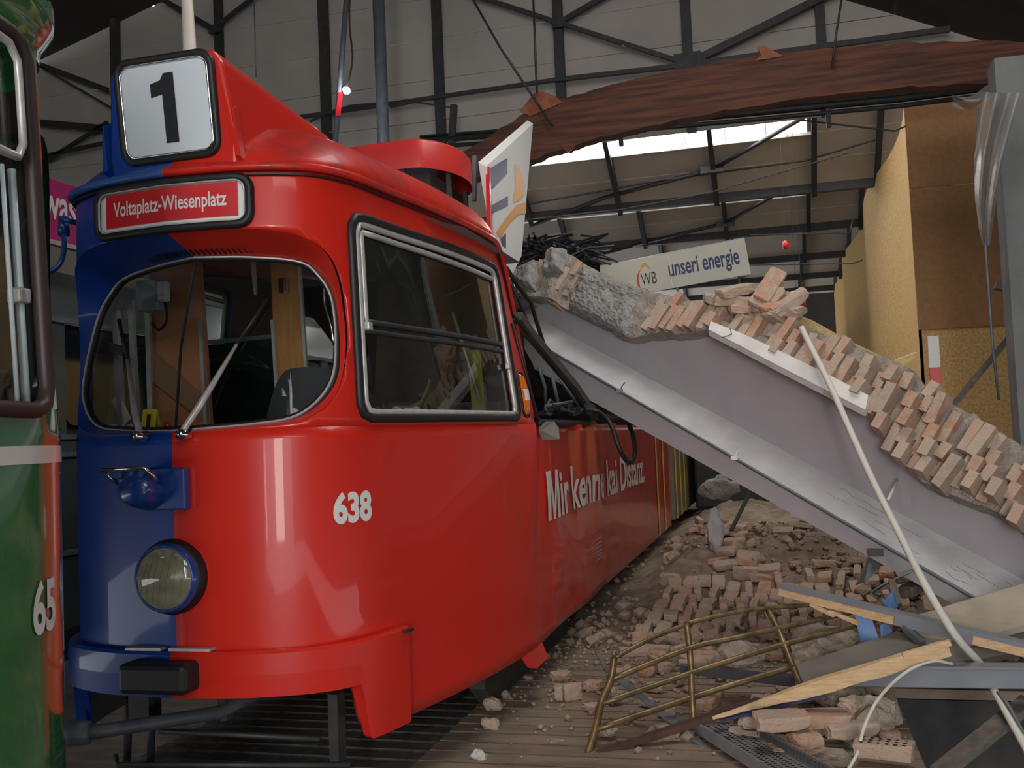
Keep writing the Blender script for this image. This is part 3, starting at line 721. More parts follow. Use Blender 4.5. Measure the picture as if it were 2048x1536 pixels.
# lettering
m = MB(); u0 = u_of_y(.245) - .035
text_on(m, '638', .235, .150, lambda a, b: surf(u0 + a, 1.335 + b, .004), .045, .05); pt(m, 'car_number', M_WHITE, 'white number 638')
m = MB(); u0 = u_of_y(2.745)
text_on(m, 'ir kenne kai Distanz.', 4.72, .345, lambda a, b: surf(u0 + .43 + a, 1.115 + b, .008), .022, .05)
def letterM(p):
    P = [(0, 0), (0, 1), (.28, 1), (.5, .30), (.72, 1), (1, 1), (1, 0), (.77, 0), (.77, .68), (.58, 0), (.42, 0), (.23, .68), (.23, 0)]
    for q in ((0, 1, 11, 12), (1, 2, 3, 11), (11, 3, 10), (3, 9, 10), (3, 8, 9), (3, 4, 5, 8), (8, 5, 6, 7)):
        L = [Vector((P[k][0], P[k][1])) for k in q]
        if len(L) == 3: L.append(L[2])
        n_ = 6; vs = [L[0].lerp(L[3], a / n_).lerp(L[1].lerp(L[2], a / n_), b / n_) for a in range(n_ + 1) for b in range(n_ + 1)]
        p.add([surf(u0 + v.x * .37, 1.115 + v.y * .345, .010) for v in vs], [(a * 7 + b, a * 7 + b + 1, a * 7 + b + 8, a * 7 + b + 7) for a in range(n_) for b in range(n_)])
letterM(m); pt(m, 'slogan_lettering', M_WHITE, 'white slogan lettering along the dented side')
m = MB()
for k in range(6): m.add([surf(u_of_y(4.62 + a), .60 + .035 * k + b, .005) for a, b in ((0, 0), (.28, 0), (.28, .012), (0, .012))], [(0, 1, 2, 3)])
pt(m, 'side_vent', M_ALU)
m = MB()
for y in (9.1, 9.85):
    m.add([surf(u_of_y(y + a), z, .006) for z in (.345, .7, 1.1, 1.45, 1.785) for a in (0, .16)], [(2 * i, 2 * i + 1, 2 * i + 3, 2 * i + 2) for i in range(4)])
pt(m, 'side_stripes', M_YSTRIPE, 'yellow vertical stripes')
# bumper band
ub = u_of_y(.625); ua = u_of_y(.30)
def bz(u): return zbot(u) - .0
m = MB(); U = us(-ub, ub, .015); rows = []
for u in U:
    b = bz(u); rows.append([surf(u, .80, .0), surf(u, .805, .045), surf(u, .79, .055), surf(u, (.79 + b) / 2, .055), surf(u, b - .005, .05), surf(u, b - .005, .0)])
vs = [p for r in rows for p in r]; n = 6
fs = [(i * n + k, (i + 1) * n + k, (i + 1) * n + (k + 1) % n, i * n + (k + 1) % n) for i in range(len(U) - 1) for k in range(n)]
fs = [f[::-1] for f in fs] + [tuple(range(n)), tuple((len(U) - 1) * n + k for k in range(n))[::-1]]
m.add(vs, fs); bump_ = pt(m, 'bumper', M_PAINT)
m = MB(); m.box(T3((-.03, -.10, .705)), (.34, .14, .135)); pt(m, 'buffer_block', M_RUB, 'black rubber buffer block', bevel=.025, under=bump_)
for x0, x1 in ((-.245, -.06), (-.02, .19)):
    m = MB(); m.box(T3(((x0 + x1) / 2, -.015, .812)), (x1 - x0, .06, .012)); pt(m, 'step_plate', M_ALU, under=bump_)
m = MB(); m.box(surf(u_of_y(.60), .785, .058), (.05, .07, .012)); pt(m, 'bumper_clip', M_BLK, under=bump_)
# headlight
hc = T3((-.012, 0, 1.135))
m = MB(); m.lathe([(.172, .03), (.172, -.02), (.165, -.045), (.158, -.05)], hc, (0, 1, 0), 40, False); hlp = pt(m, 'headlight', M_RUB)
m = MB(); m.lathe([(.158, -.03), (.158, -.06), (.152, -.08), (.143, -.085), (.138, -.078)], hc, (0, 1, 0), 40, False); pt(m, 'headlight_rim', M_BLUEP, under=hlp)
m = MB(); m.lathe([(.140, -.075), (.10, -.050), (.05, -.036), (0.001, -.032)], hc, (0, 1, 0), 36, False); pt(m, 'reflector', mk('lamp_reflector', (.62, .58, .46), (.42, .39, .30), 14, .25, .1), under=hlp)
m = MB(); m.lathe([(.140, -.08), (.12, -.095), (.07, -.108), (0.001, -.112)], hc, (0, 1, 0), 36, False)
for i in range(7):
    x = -.10 + i * .033; hgt = math.sqrt(max(.001, .128 ** 2 - x * x)) * .9
    m.tube([(hc[0] + x + .02 * s, hc[1] - .104 + (x * x) * 1.2 + abs(s) * .012, hc[2] + hgt * s) for s in (-1, -.5, 0, .5, 1)], .002, 5)
pt(m, 'lens', M_LENS, under=hlp)
# multiple-unit socket with chrome handle
m = MB(); m.box(T3((-.03, -.03, 1.535)), (.24, .05, .19)); so = pt(m, 'jumper_socket', M_BLUEP, 'blue cable socket with chrome handle', bevel=.008)
m = MB(); m.lathe([(.088, .0), (.088, -.09), (.08, -.13), (.045, -.15), (.001, -.155)], T3((-.10, -.04, 1.525)), (0, 1, -.25), 28); m.box(T3((-.10, -.10, 1.61)), (.13, .12, .02)); pt(m, 'socket_cap', M_BLUEP, under=so, bevel=.004)
m = MB()
for x in (-.16, -.10, -.05): m.box(T3((x, -.12, 1.61)), (.025, .11, .03))
pt(m, 'cap_hinge', M_BLUEP, under=so, bevel=.005)
m = MB(); m.tube([T3((-.21, -.10, 1.56)), T3((-.225, -.15, 1.60)), T3((-.25, -.17, 1.635)), T3((-.03, -.17, 1.635)), T3((-.015, -.14, 1.60)), T3((-.02, -.08, 1.56))], .011, 8); pt(m, 'handle', M_CHROME, under=so)
# mirror arm on the left
m = MB(); m.tube(cr([T3((-.80, .55, 2.93)), T3((-.83, .35, 2.93)), atY(128, 440, 4.5), atY(128, 500, 4.45), atY(118, 530, 4.42), atY(98, 546, 4.4)]), .014, 8); m.tube([atY(128, 436, 4.5), atY(128, 470, 4.48)], .03, 10); pt(m, 'mirror_arm', M_BLUEP)
# red fairing on the roof
m = MB(); fl = cr([(-.55, 3.3, 0), (-.6, 2.7, 0), (-.45, 2.36, 0), (.30, 2.28, 0), (.50, 2.36, 0), (.61, 2.6, 0), (.61, 2.9, 0), (.48, 3.2, 0), (.2, 3.32, 0)], 6)
vs = []; 
for p in fl:
    for z, o in ((3.565, 0), (3.745, 0), (3.77, -.02), (3.775, -.05)):
        c = Vector((0, 2.8, 0)); d = (p - c); d.z = 0; d.normalize(); vs.append(T3((p.x + d.x * o, p.y + d.y * o, z)))
nn = len(fl); fs = [(i * 4 + k, (i + 1) * 4 + k, (i + 1) * 4 + k + 1, i * 4 + k + 1) for i in range(nn - 1) for k in range(3)] + [tuple(i * 4 + 3 for i in range(nn))]
m.add(vs, fs, True); fr_ = pt(m, 'roof_fairing', M_LRED, 'rounded red fairing standing on the roof')
m = MB(); m.box(T3((0, 2.85, 3.40)), (.9, .8, .34)); pt(m, 'resistor_box', M_UNDER, under=fr_)
for x, y in ((.30, 2.32), (.55, 2.55), (.5, 3.1)):
    m = MB(); m.bar(T3((x, y, 3.2)), T3((x, y, 3.58)), .03, .03); pt(m, 'bracket', M_UNDER, under=fr_)
m = MB(); m.bar(atY(950, 312, 7.2), atY(948, 402, 7.2), .035, .03); pt(m, 'roof_bracket', M_GREYSTEEL)
# pale pole on the roof behind the number box
a = atY(366, -40, 5.55); b = atY(380, 110, 5.55)
m = MB(); m.tube([(b.x, 5.55, 3.35), (b.x, 5.55, b.z), (a.x + .01, 5.55, a.z + .4)], [.048, .043, .028], 12); pt(m, 'roof_pole', M_CREAM, 'pale tapered pole')
# bent window frames, torn panel and hose behind the cab
def lines(pts, D, r, n=6):
    mm = MB(); Ds = D if isinstance(D, (list, tuple)) else [D] * len(pts)
    mm.tube([at(x, y, d) for (x, y), d in zip(pts, Ds)], r, n); return mm
m = lines([(1036, 632), (1060, 668), (1105, 722), (1150, 775), (1190, 834)], [7.0, 7.25, 7.8, 8.3, 8.75], .045, 4); bf = pt(m, 'bent_window_frame', mk('olive_frame', (.06, .058, .045), rough=.6), 'bent dark olive window frame')
m = lines([(1030, 632), (1056, 668), (1100, 724), (1143, 780), (1180, 836)], [6.95, 7.2, 7.75, 8.25, 8.7], .014); pt(m, 'frame_seal', M_RUB, under=bf)
m = lines([(1012, 535), (1035, 570), (1062, 605), (1072, 640), (1088, 690), (1098, 715)], [6.9, 7.1, 7.35, 7.45, 7.6, 7.7], .016); pt(m, 'seal_strip', M_RUB, under=bf)
m = lines([(1020, 560), (1048, 625), (1062, 662)], [6.95, 7.15, 7.3], .010); pt(m, 'seal_strip', M_RUB, under=bf)
m = MB(); m.tube([surf(u_of_y(y), 1.80 + dz, .008) for y, dz in ((2.70, .0), (2.62, .04), (2.55, .3), (2.4, .7))], .012, 6)
m.tube([surf(u_of_y(2.66 + .11 * k), 1.80, .002) for k in range(20)], .026, 8); pt(m, 'sill_rubber', M_RUB)
TP = ((2.67, 1.745), (2.69, 1.79), (2.76, 1.805), (2.78, 1.76), (2.74, 1.69), (2.70, 1.68))
m = MB(); m.hexa([surf(u_of_y(y), z, .05 + .02 * k) for k, (y, z) in enumerate(TP)], [surf(u_of_y(y), z, .03) for y, z in TP]); pt(m, 'torn_panel_edge', M_PANEL, 'bare torn edge of the side panel')
m = MB(); m.tube(cr([at(1170, 818, 8.3), at(1198, 824, 8.3), at(1222, 850, 8.15), at(1238, 895, 8.1), at(1252, 920, 8.15), at(1264, 922, 8.2), at(1270, 900, 8.3), at(1265, 868, 8.4), at(1258, 850, 8.5)]), .02, 8); pt(m, 'hanging_hose', M_RUB)
m = MB()
for pl in ([(1078, 735), (1090, 775), (1092, 830)], [(1105, 755), (1115, 800), (1118, 828)], [(1120, 758), (1150, 800), (1168, 826)], [(1090, 812), (1130, 806), (1165, 800)], [(1088, 826), (1100, 800), (1110, 812)]): m.tube([at(x, y, 8.6 + .1 * i) for i, (x, y) in enumerate(pl)], .016, 6)
pt(m, 'twisted_tubes', M_GREYSTEEL)
m = MB()
for i in range(46):
    x = random.uniform(1085, 1250); y = 815 + random.uniform(-6, 16) + max(0, (x - 1190) * .12); D = random.uniform(8.4, 9.0)
    p = at(x, y, D); m.box(p, (random.uniform(.02, .09), random.uniform(.02, .08), random.uniform(.01, .05)), Matrix.Rotation(random.uniform(0, 3), 3, 'Z') @ Matrix.Rotation(random.uniform(-.6, .6), 3, 'X'))
pt(m, 'broken_glass_and_scraps', M_UNDER).__setitem__('kind', 'stuff')
# cab and saloon inside
m = MB(); m.box(T3((0, 6.4, .82)), (2.0, 8.2, .06)); m.box(T3((0, 10.55, 2.0)), (2.0, .05, 2.0)); pt(m, 'saloon_floor', M_INT)
m = MB(); m.grid(lambda a, b: Vector(T3(((a - .5) * min(2.0, .9 + 2.2 * b), .12 + 2.6 * b, 2.93))), 4, 6, flip=True); m.grid(lambda a, b: Vector(T3((-.95 + 1.5 * a, 2.7 + 7 * b, 2.93))), 2, 4, flip=True); pt(m, 'ceiling_lining', mk('lining', (.30, .29, .27), rough=.7))
m = MB(); vs = [(x, y_front(x) + .02) for x in (-.66, -.5, -.25, 0, .25, .5, .66)]
m.hexa([T3((x, y, 1.79)) for x, y in vs] + [T3((.85, .75, 1.79)), T3((-.85, .75, 1.79))], [T3((x, y, 1.70)) for x, y in vs] + [T3((.85, .75, 1.70)), T3((-.85, .75, 1.70))]); pt(m, 'dashboard', M_INT)
def slabY(px_, Y, th, name, mat, label=None, under=None):
    a = [atY(x, y, Y) for x, y in px_]; b = [p + Vector((0, th, 0)) for p in a]; m = MB(); m.hexa(a, b); return pt(m, name, mat, label, under=under)
cp = slabY([(300, 890), (290, 500), (398, 500), (424, 890)], 4.98, .03, 'cab_partition', M_ORANGE, 'orange brown cab partition')
slabY([(300, 760), (300, 700), (415, 800), (415, 850)], 4.96, .01, 'partition_stripe', mk('tan', (.36, .20, .10), rough=.5), under=cp)
m = MB(); m.bar(atY(400, 640, 4.95), atY(414, 880, 4.95), .018, .02); m.bar(atY(293, 520, 4.95), atY(303, 870, 4.95), .022, .03); pt(m, 'partition_edge', M_ALU, under=cp)
po = slabY([(556, 880), (540, 500), (592, 500), (618, 880)], 5.75, .05, 'door_post', M_WOOD, 'varnished wooden door post')
m = MB(); m.bar(atY(545, 640, 5.73), atY(560, 880, 5.73), .022, .02); m.bar(atY(598, 520, 5.73), atY(622, 880, 5.73), .022, .02); pt(m, 'post_edge', M_ALU, under=po)
m = MB(); m.box(atY(567, 572, 5.70), (.05, .05, .10)); pt(m, 'post_latch', M_CHROME, under=po, bevel=.01)
slabY([(398, 690), (398, 682), (548, 668), (548, 676)], 5.78, .02, 'partition_rail', M_GREYSTEEL)
slabY([(402, 880), (402, 692), (548, 678), (556, 880)], 5.80, .02, 'partition_window', M_DKGLASS)
slabY([(500, 520), (508, 590), (512, 590), (508, 520)], 5.6, .02, 'ceiling_tube', M_ALU)
m = MB(); m.box(atY(303, 592, 4.86), (.14, .10, .175)); gbx = pt(m, 'relay_box', M_GBOX, bevel=.012)
m = MB(); m.box(atY(327, 583, 4.80), (.055, .05, .11)); pt(m, 'relay_switch', M_PAPER, under=gbx, bevel=.008)
m = MB(); m.tube(cr([atY(330, 605, 4.85), atY(334, 640, 4.85), atY(318, 660, 4.85), atY(304, 645, 4.85)]), .008, 6); pt(m, 'relay_cable', M_RUB, under=gbx)
m = MB(); m.bar(atY(232, 620, 4.56), atY(244, 860, 4.56), .035, .03); m.bar(atY(262, 600, 4.62), atY(274, 860, 4.62), .025, .03); pt(m, 'cab_door_frame', M_ALU)
m = MB(); m.bar(atY(200, 688, 4.5), atY(252, 704, 4.5), .04, .045); pt(m, 'sun_visor_arm', M_STEEL)
m = MB(); m.hexa([atY(*q, 4.55) for q in ((222, 800), (240, 788), (263, 838), (247, 846))], [atY(*q, 4.62) for q in ((222, 800), (240, 788), (263, 838), (247, 846))]); m.tube([atY(255, 840, 4.55), atY(240, 860, 4.5), atY(225, 868, 4.4)], .008, 5); pt(m, 'handset', M_PAPER, 'pale radio handset')
# driver seat
m = MB(); m.grid(lambda a, b: Vector(T3((-.17 + .57 * a, 1.02 + .05 * math.cos(a * 6.3) + .12 * b, 1.05 + (1.10 - .26 * (abs(a - .5) * 2) ** 4) * b))), 14, 12)
m.grid(lambda a, b: Vector(T3((-.17 + .57 * a, 1.14 + .12 * b, 1.05 + (1.10 - .26 * (abs(a - .5) * 2) ** 4) * b))), 14, 12, flip=True)
m.box(T3((.11, .95, 1.12)), (.5, .5, .12)); m.box(T3((.11, 1.0, .95)), (.12, .12, .3)); pt(m, 'driver_seat', M_SEAT)
m = MB(); m.tube(cr([atY(648, 575, 5.1), atY(650, 610, 5.1), atY(662, 650, 5.1), atY(668, 690, 5.1)]), .010, 8); pt(m, 'cab_handrail', M_CHROME)
m = MB()
for y, z, h_ in ((3.6, .85, 1.0), (4.9, .85, 1.0), (6.2, .85, 1.0), (7.5, .85, 1.0)):
    for x in (-.6, .45): m = MB(); m.box(T3((x, y, z + .25)), (.75, .45, .1)); m.box(T3((x, y + .205, z + .6)), (.75, .08, .75)); pt(m, 'saloon_seat', M_WOOD)
m = MB()
for x, y in ((-.2, 3.2), (.2, 4.4), (-.2, 5.6)): m.tube([T3((x, y, .85)), T3((x, y, 2.9))], .018, 8)
m.tube([atY(905, 625, 6.3), atY(960, 800, 6.3)], .012, 6); m.tube([atY(930, 690, 6.6), atY(955, 740, 6.6), atY(970, 790, 6.6)], .012, 6); pt(m, 'grab_poles', M_ALU)
slabY([(935, 700), (960, 700), (972, 835), (945, 835)], 6.5, .02, 'yellow_cover', mk('dull_yellow', (.40, .40, .02), rough=.6))
slabY([(745, 845), (765, 470), (930, 480), (900, 845)], 6.9, .03, 'saloon_panel', mk('dark_wood_panel', (.13, .075, .04), (.10, .055, .03), 14, .6))
m = MB(); m.grid(lambda a, b: at(785 + 55 * a, 815 + 12 * b, 5.9) + Vector((0, 0, .02 * noise((a * 4, b * 3, 0)))), 8, 4); pt(m, 'crumpled_paper', M_PAPER)
# running gear
for k, yb in enumerate((3.2, 9.2)):
    m = MB()
    for sx in (-.80, .80): 
        m.hexa([T3((sx - .05, yb - 1.25, .16)), T3((sx - .05, yb - 1.05, .02)), T3((sx - .05, yb + 1.15, .02)), T3((sx - .05, yb + 1.3, .16)), T3((sx - .05, yb + 1.2, .36)), T3((sx - .05, yb - 1.15, .36))], [T3((sx + .05, yb - 1.25, .16)), T3((sx + .05, yb - 1.05, .02)), T3((sx + .05, yb + 1.15, .02)), T3((sx + .05, yb + 1.3, .16)), T3((sx + .05, yb + 1.2, .36)), T3((sx + .05, yb - 1.15, .36))])
    m.box(T3((0, yb, .35)), (1.5, 1.6, .2)); bg_ = pt(m, 'bogie', M_UNDER)
    for sx in (-.55, .55):
        for dy in (-.85, .85):
            m = MB(); m.lathe([(.001, -.06), (.30, -.06), (.33, -.03), (.33, .02), (.36, .03), (.36, .06), (.001, .06)], T3((sx, yb + dy, .33)), (-1 if sx > 0 else 1, 0, 0), 28); pt(m, 'wheel', M_STEEL, under=bg_)
m = MB(); m.hexa([surf(u_of_y(2.1 + a), z, o) for a, z, o in ((0, .35, .0), (.35, .35, 0), (.30, .26, .05), (.04, .25, .05))], [surf(u_of_y(2.1 + a), z, o - .06) for a, z, o in ((0, .35, .0), (.35, .35, 0), (.30, .26, .05), (.04, .25, .05))]); pt(m, 'step_bracket', M_LRED, 'red step bracket')
m = MB(); m.box(T3((0, 3.2, .62)), (1.2, 4.4, .25)); pt(m, 'underframe', M_UNDER)
m = MB(); m.box(T3((0, 8.0, .5)), (1.6, 4.6, .3)); pt(m, 'underframe', M_UNDER)
m = MB(); m.tube([atY(150, 1468, 3.72), atY(205, 1462, 3.78), atY(440, 1425, 4.35), T3((.1, 1.0, .48))], [.034, .030, .032, .04], 12); m.lathe([(.05, -.03), (.055, .05), (.04, .07)], atY(165, 1466, 3.74), (-.9, -.3, 0), 16); pt(m, 'coupler_bar', M_GREYSTEEL, 'grey coupling bar')
m = MB(); m.tube([atY(318, 1462, 4.2), atY(640, 1478, 4.35)], .014, 6); m.tube([atY(230, 1508, 4.1), atY(236, 1530, 4.1), atY(700, 1530, 4.3)], .014, 6)
for x in (258, 305): m.tube([atY(x, 1395, 4.2), atY(x - 4, 1525, 4.2)], .02, 6)
m.box(atY(290, 1410, 4.2), (.11, .1, .13)); pt(m, 'lifeguard_rods', M_STEEL)
m = MB(); m.bar(atY(672, 1385, 4.6), atY(676, 1525, 4.6), .085, .05); pt(m, 'lifeguard_post', M_UNDER)
m = MB(); m.bar(atY(445, 1395, 4.4), atY(452, 1440, 4.4), .04, .04); pt(m, 'hanger', M_UNDER)
# second section behind the bellows
m = MB()
for k in range(5): m.box(T3((0, 10.72 + k * .09, 1.15)), (2.08 - .08 * (k % 2), .05, 1.45))
pt(m, 'bellows', M_RUB)
m = MB(); m.box(T3((.02, 14.6, 1.12)), (2.19, 6.9, 1.5)); rs = pt(m, 'rear_section', M_BROWNV, 'dusty brownish rear section of the tram', bevel=.03)
m = MB()
for y in (11.5, 12.2, 12.9): m.box(T3((1.118, y, 1.12)), (.006, .13, 1.49))
pt(m, 'stripes', M_YSTRIPE, under=rs)
m = MB(); m.hexa([T3((.25, 11.16, 1.87)), T3((1.10, 11.16, 1.87)), T3((1.0, 18, 1.87)), T3((.25, 18, 1.87))], [T3((.25, 11.16, 1.9)), T3((1.10, 11.16, 1.9)), T3((1.0, 18, 1.9)), T3((.25, 18, 1.9))]); pt(m, 'sill', M_UNDER, under=rs)

# ================================================================== green tram on the left, nose towards the red one
pg = atD_ = at(124, 1000, 3.0)
GXC = pg.x - .72; GY0 = pg.y + .26      # centre line and nose tip
green = thing('tram', 'green tram with a white waist stripe and digits 65 close at the left', 'tram', (GXC, GY0, 0)); gp = Part(green)
def gs(u, z, off=0.0):
    x, y, n = prof(u); lean = .10 * max(0, z - 1.8) / 1.05 * (.35 + min(1, y / 1.5))
    sg = 1 if u >= 0 else -1
    bulge = .05 * sm(z, 2.96, 3.06)
    return Vector((GXC + x - sg * lean, GY0 - y, z)) + Vector((n.x, -n.y, 0)) * (off + bulge)
UG = u_of_y(4.2)
def ggrid(mb, z0, z1, nz, ua=-UG, ub_=UG, off=0.0):
    U = us(ua, ub_, .05, .2); vs = [gs(u, z0 + (z1 - z0) * j / nz, off) for u in U for j in range(nz + 1)]
    fs = [(i * (nz + 1) + j + 1, (i + 1) * (nz + 1) + j + 1, (i + 1) * (nz + 1) + j, i * (nz + 1) + j) for i in range(len(U) - 1) for j in range(nz)]
    return mb.add(vs, fs, True)
def zat(y, x=90, D=2.95): return at(x, y, D).z
m = ggrid(MB(), .34, zat(926), 8); gp(m, 'lower_body', M_GREEN)
m = ggrid(MB(), zat(926), zat(892), 2, off=.002); gp(m, 'waist_stripe', M_GREENW, 'white waist stripe')
m = ggrid(MB(), zat(892), 1.845, 2); gp(m, 'waist_panel', M_GREEN)
m = ggrid(MB(), 2.93, 3.12, 5); gp(m, 'roof_edge', M_GREEN)
m = MB(); ggrid(m, 3.10, 3.12, 1)
vs = [gs(u, 3.12).lerp(Vector((GXC, GY0 - prof(u)[1] - .5, 3.4)), t) + Vector((0, 0, .12 * math.sin(math.pi * t))) for u in us(-UG, UG, .06, .2) for t in [j / 8 for j in range(9)]]
n = len(us(-UG, UG, .06, .2)); m.add(vs, [(i * 9 + j + 1, (i + 1) * 9 + j + 1, (i + 1) * 9 + j, i * 9 + j) for i in range(n - 1) for j in range(8)], True); gp(m, 'roof', M_GREEN)
uw0, uw1 = u_of_y(.36), u_of_y(2.05)
for a, b in ((-UG, -uw1), (-uw0, -u_of_y(.22)), (u_of_y(.26), uw0), (uw1, UG)):
    m = ggrid(MB(), 1.845, 2.93, 4, a, b); gp(m, 'window_pillar', M_GREEN)
for sg in (1, -1):
    Q = lambda y, z, off=0: gs(sg * u_of_y(y), z, off)
    L = resample(rrect(.36, 2.05, 1.835, 2.94, .07), 90)
    m = MB(); m.tube([Q(y, z, .004) for y, z in L], .024, 8, closed=True); gw = gp(m, 'side_window', mk('brown_rubber', (.035, .02, .018), rough=.5) if sg > 0 else MATS['brown_rubber'])
    L = resample(rrect(.42, 1.98, 2.56, 2.90, .05), 60)
    m = MB(); m.tube([Q(y, z, .01) for y, z in L], .013, 6, closed=True); gp(m, 'sash_frame', M_ALU, under=gw)
    m = MB(); m.grid(lambda a, b: Q(.38 + 1.65 * a, 1.85 + 1.07 * b, -.015), 12, 3, flip=sg > 0); gp(m, 'window_pane', M_GLASS2, under=gw)
    m = MB()
    for yy in (.37, .43): m.tube([Q(yy, 1.86, -.05), Q(yy, 2.55, -.05)], .013 if yy < .4 else .007, 6)
    gp(m, 'window_guide_rail', mk('bright_rail', (.75, .85, .92), rough=.3) if sg > 0 else MATS['bright_rail'], under=gw)
    m = MB(); m.box(Q(.40, 2.17, -.04), (.05, .05, .045)); gp(m, 'window_lock', M_ALU, under=gw, bevel=.008)
L = resample(full([(0, 2.78), (.4, 2.78), (.62, 2.7), (.69, 2.4), (.67, 2.0), (.5, 1.87), (0, 1.86)]), 80)
m = MB(); m.add([(GXC + x, GY0 - y_front(x) - .03, z) for x, z in L], [tuple(range(80))]); gp(m, 'windscreen', M_DKGLASS)
m = MB(); text_on(m, '65', .15, .152, lambda a, b: gs(u_of_y(.475) - a, zat(1250, 120) + b, .004), .03)
gp(m, 'car_number', M_WHITE, 'white digits 65')
m = MB(); m.box((GXC, GY0 - 2.2, .80), (1.9, 3.6, .06)); m.box((GXC, GY0 - 2.9, 2.0), (1.7, .05, 2.0)); m.box((GXC - .3, GY0 - 1.0, 1.4), (.9, .12, 1.0)); gp(m, 'saloon_interior', mk('sky_teal_interior', (.22, .32, .31), rough=.6))  # bluish sky reflection of the panes put into the interior colour
m = MB(); m.box((GXC, GY0 - 2.4, .30), (1.6, 2.6, .42)); gp(m, 'underframe', M_UNDER)

# ---------------------------------------------------------- tram parked further left
PXc, PY0 = -6.55, 3.2
park = thing('tram', 'grey green tram with a magenta roof board in the gap between the front trams', 'tram', (PXc, PY0, 0)); pp = Part(park)
m = MB(); m.box((PXc, PY0 + 9, 1.1), (2.2, 18, 1.5)); pp(m, 'body', M_TRAMG, bevel=.03)
m = MB(); m.hexa([(PXc - 1.08, PY0, 2.75), (PXc + 1.08, PY0, 2.75), (PXc + .7, PY0, 3.28), (PXc - .7, PY0, 3.28)], [(PXc - 1.08, PY0 + 18, 2.75), (PXc + 1.08, PY0 + 18, 2.75), (PXc + .7, PY0 + 18, 3.28), (PXc - .7, PY0 + 18, 3.28)]); pp(m, 'roof', M_TRAMG, bevel=.04)
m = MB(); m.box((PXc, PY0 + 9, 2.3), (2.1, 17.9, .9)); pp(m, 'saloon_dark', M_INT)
for k in range(11):
    m = MB(); L = rrect(PY0 + .35 + k * 1.6, PY0 + 1.75 + k * 1.6, 1.95, 2.72, .1)
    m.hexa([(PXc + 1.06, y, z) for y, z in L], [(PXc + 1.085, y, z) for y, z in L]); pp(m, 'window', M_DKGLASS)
for k in range(12):
    m = MB(); m.box((PXc + 1.075, PY0 + .25 + k * 1.6, 2.33), (.05, .18, .9)); pp(m, 'window_post', M_TRAMG)
m = MB()
for z in (1.86, 1.72, .95, 2.78): m.box((PXc + 1.11, PY0 + 9, z), (.02, 18, .04))
pp(m, 'trim_strip', M_GREYSTEEL)
m = MB(); m.box((PXc, PY0 + 9, .25), (1.7, 16, .4)); pp(m, 'underframe', M_UNDER)
zb0 = atX(115, 483, PXc + 1.15).z; zb1 = atX(115, 362, PXc + 1.15).z
m = MB(); m.box((PXc + 1.13, PY0 + 6, (zb0 + zb1) / 2), (.04, 11, zb1 - zb0)); br = pp(m, 'roof_board', M_MAG, 'magenta roof advertising board')
m = MB(); m.box((PXc + 1.15, PY0 + 6, zb0 - .02), (.06, 11, .035)); pp(m, 'board_edge', M_ALU, under=br)
w0 = atX(86, 440, PXc + 1.155); w1 = atX(152, 400, PXc + 1.155)
m = MB(); text_on(m, 'was', (w1.y - w0.y), .185, lambda a, b: (PXc + 1.155, w0.y + a, w0.z + .03 + b), .02); pp(m, 'lettering', M_WHITE, 'white letters', under=br)

# ---------------------------------------------------------- dark trams far behind the fallen wall
for k, (x0, y0, ln, lab) in enumerate(((-.4, 17.5, 13, 'dark tram far behind the fallen wall below the white sign board'), (2.0, 24, 8, 'unlit dark tram at the back beside the tall OSB hoarding'))):
    t = thing('tram', lab, 'tram', (x0, y0, 0)); q = Part(t)
    m = MB(); m.box((x0, y0 + ln / 2, 1.15), (2.15, ln, 1.6)); q(m, 'body', M_STEEL, bevel=.05)
    m = MB(); m.box((x0, y0 + ln / 2, 2.35), (2.05, ln - .1, .9)); q(m, 'saloon', M_DKGLASS)
    m = MB(); m.box((x0, y0 + ln / 2, 2.95), (2.1, ln, .35)); q(m, 'roof', M_STEEL, bevel=.1)
    for x in (-.7, 0, .7):
        m = MB(); m.box((x0 + x, y0 - .02, 2.35), (.06, .06, .85)); q(m, 'window_post', M_STEEL)
    m = MB(); m.box((x0 + .55, y0 - .05, .95), (.16, .06, .12)); q(m, 'tail_lamp', M_SIGNRED)
m = MB(); m.tube(cr([atY(1570, 592, 16), atY(1592, 583, 16), atY(1606, 592, 16)]), .02, 6); p_ = atY(1592, 583, 16); m.cur = 1; m.tube([p_, (p_.x, p_.y, 6.9)], .003, 5); one(m, 'loose_cable', [M_CREAM, M_STEEL], 'pale bent cable end in the dark behind the loose bricks', 'cable')
m = MB(); m.lathe([(.001, -.06), (.05, -.05), (.06, 0), (.05, .08), (.001, .09)], atY(1572, 492, 17), (0, 0, 1), 14); p_ = atY(1572, 486, 17); m.cur = 1; m.tube([p_, (p_.x, p_.y, 6.7)], .003, 5); one(m, 'signal_lamp', [M_SIGNRED, M_STEEL], 'small red signal lamp hanging under the shed roof', 'lamp')
m = MB(); m.lathe([(.001, -.10), (.05, -.08), (.06, 0), (.03, .06), (.001, .07)], atY(1604, 600, 16), (0, 0, 1), 14); p_ = atY(1604, 600, 16); m.cur = 1; m.tube([p_, (p_.x, p_.y, 6.9)], .003, 5); one(m, 'marker_lamp', [M_SIGNRED, M_STEEL], 'small red lamp in the dark beside the OSB hoarding', 'lamp')

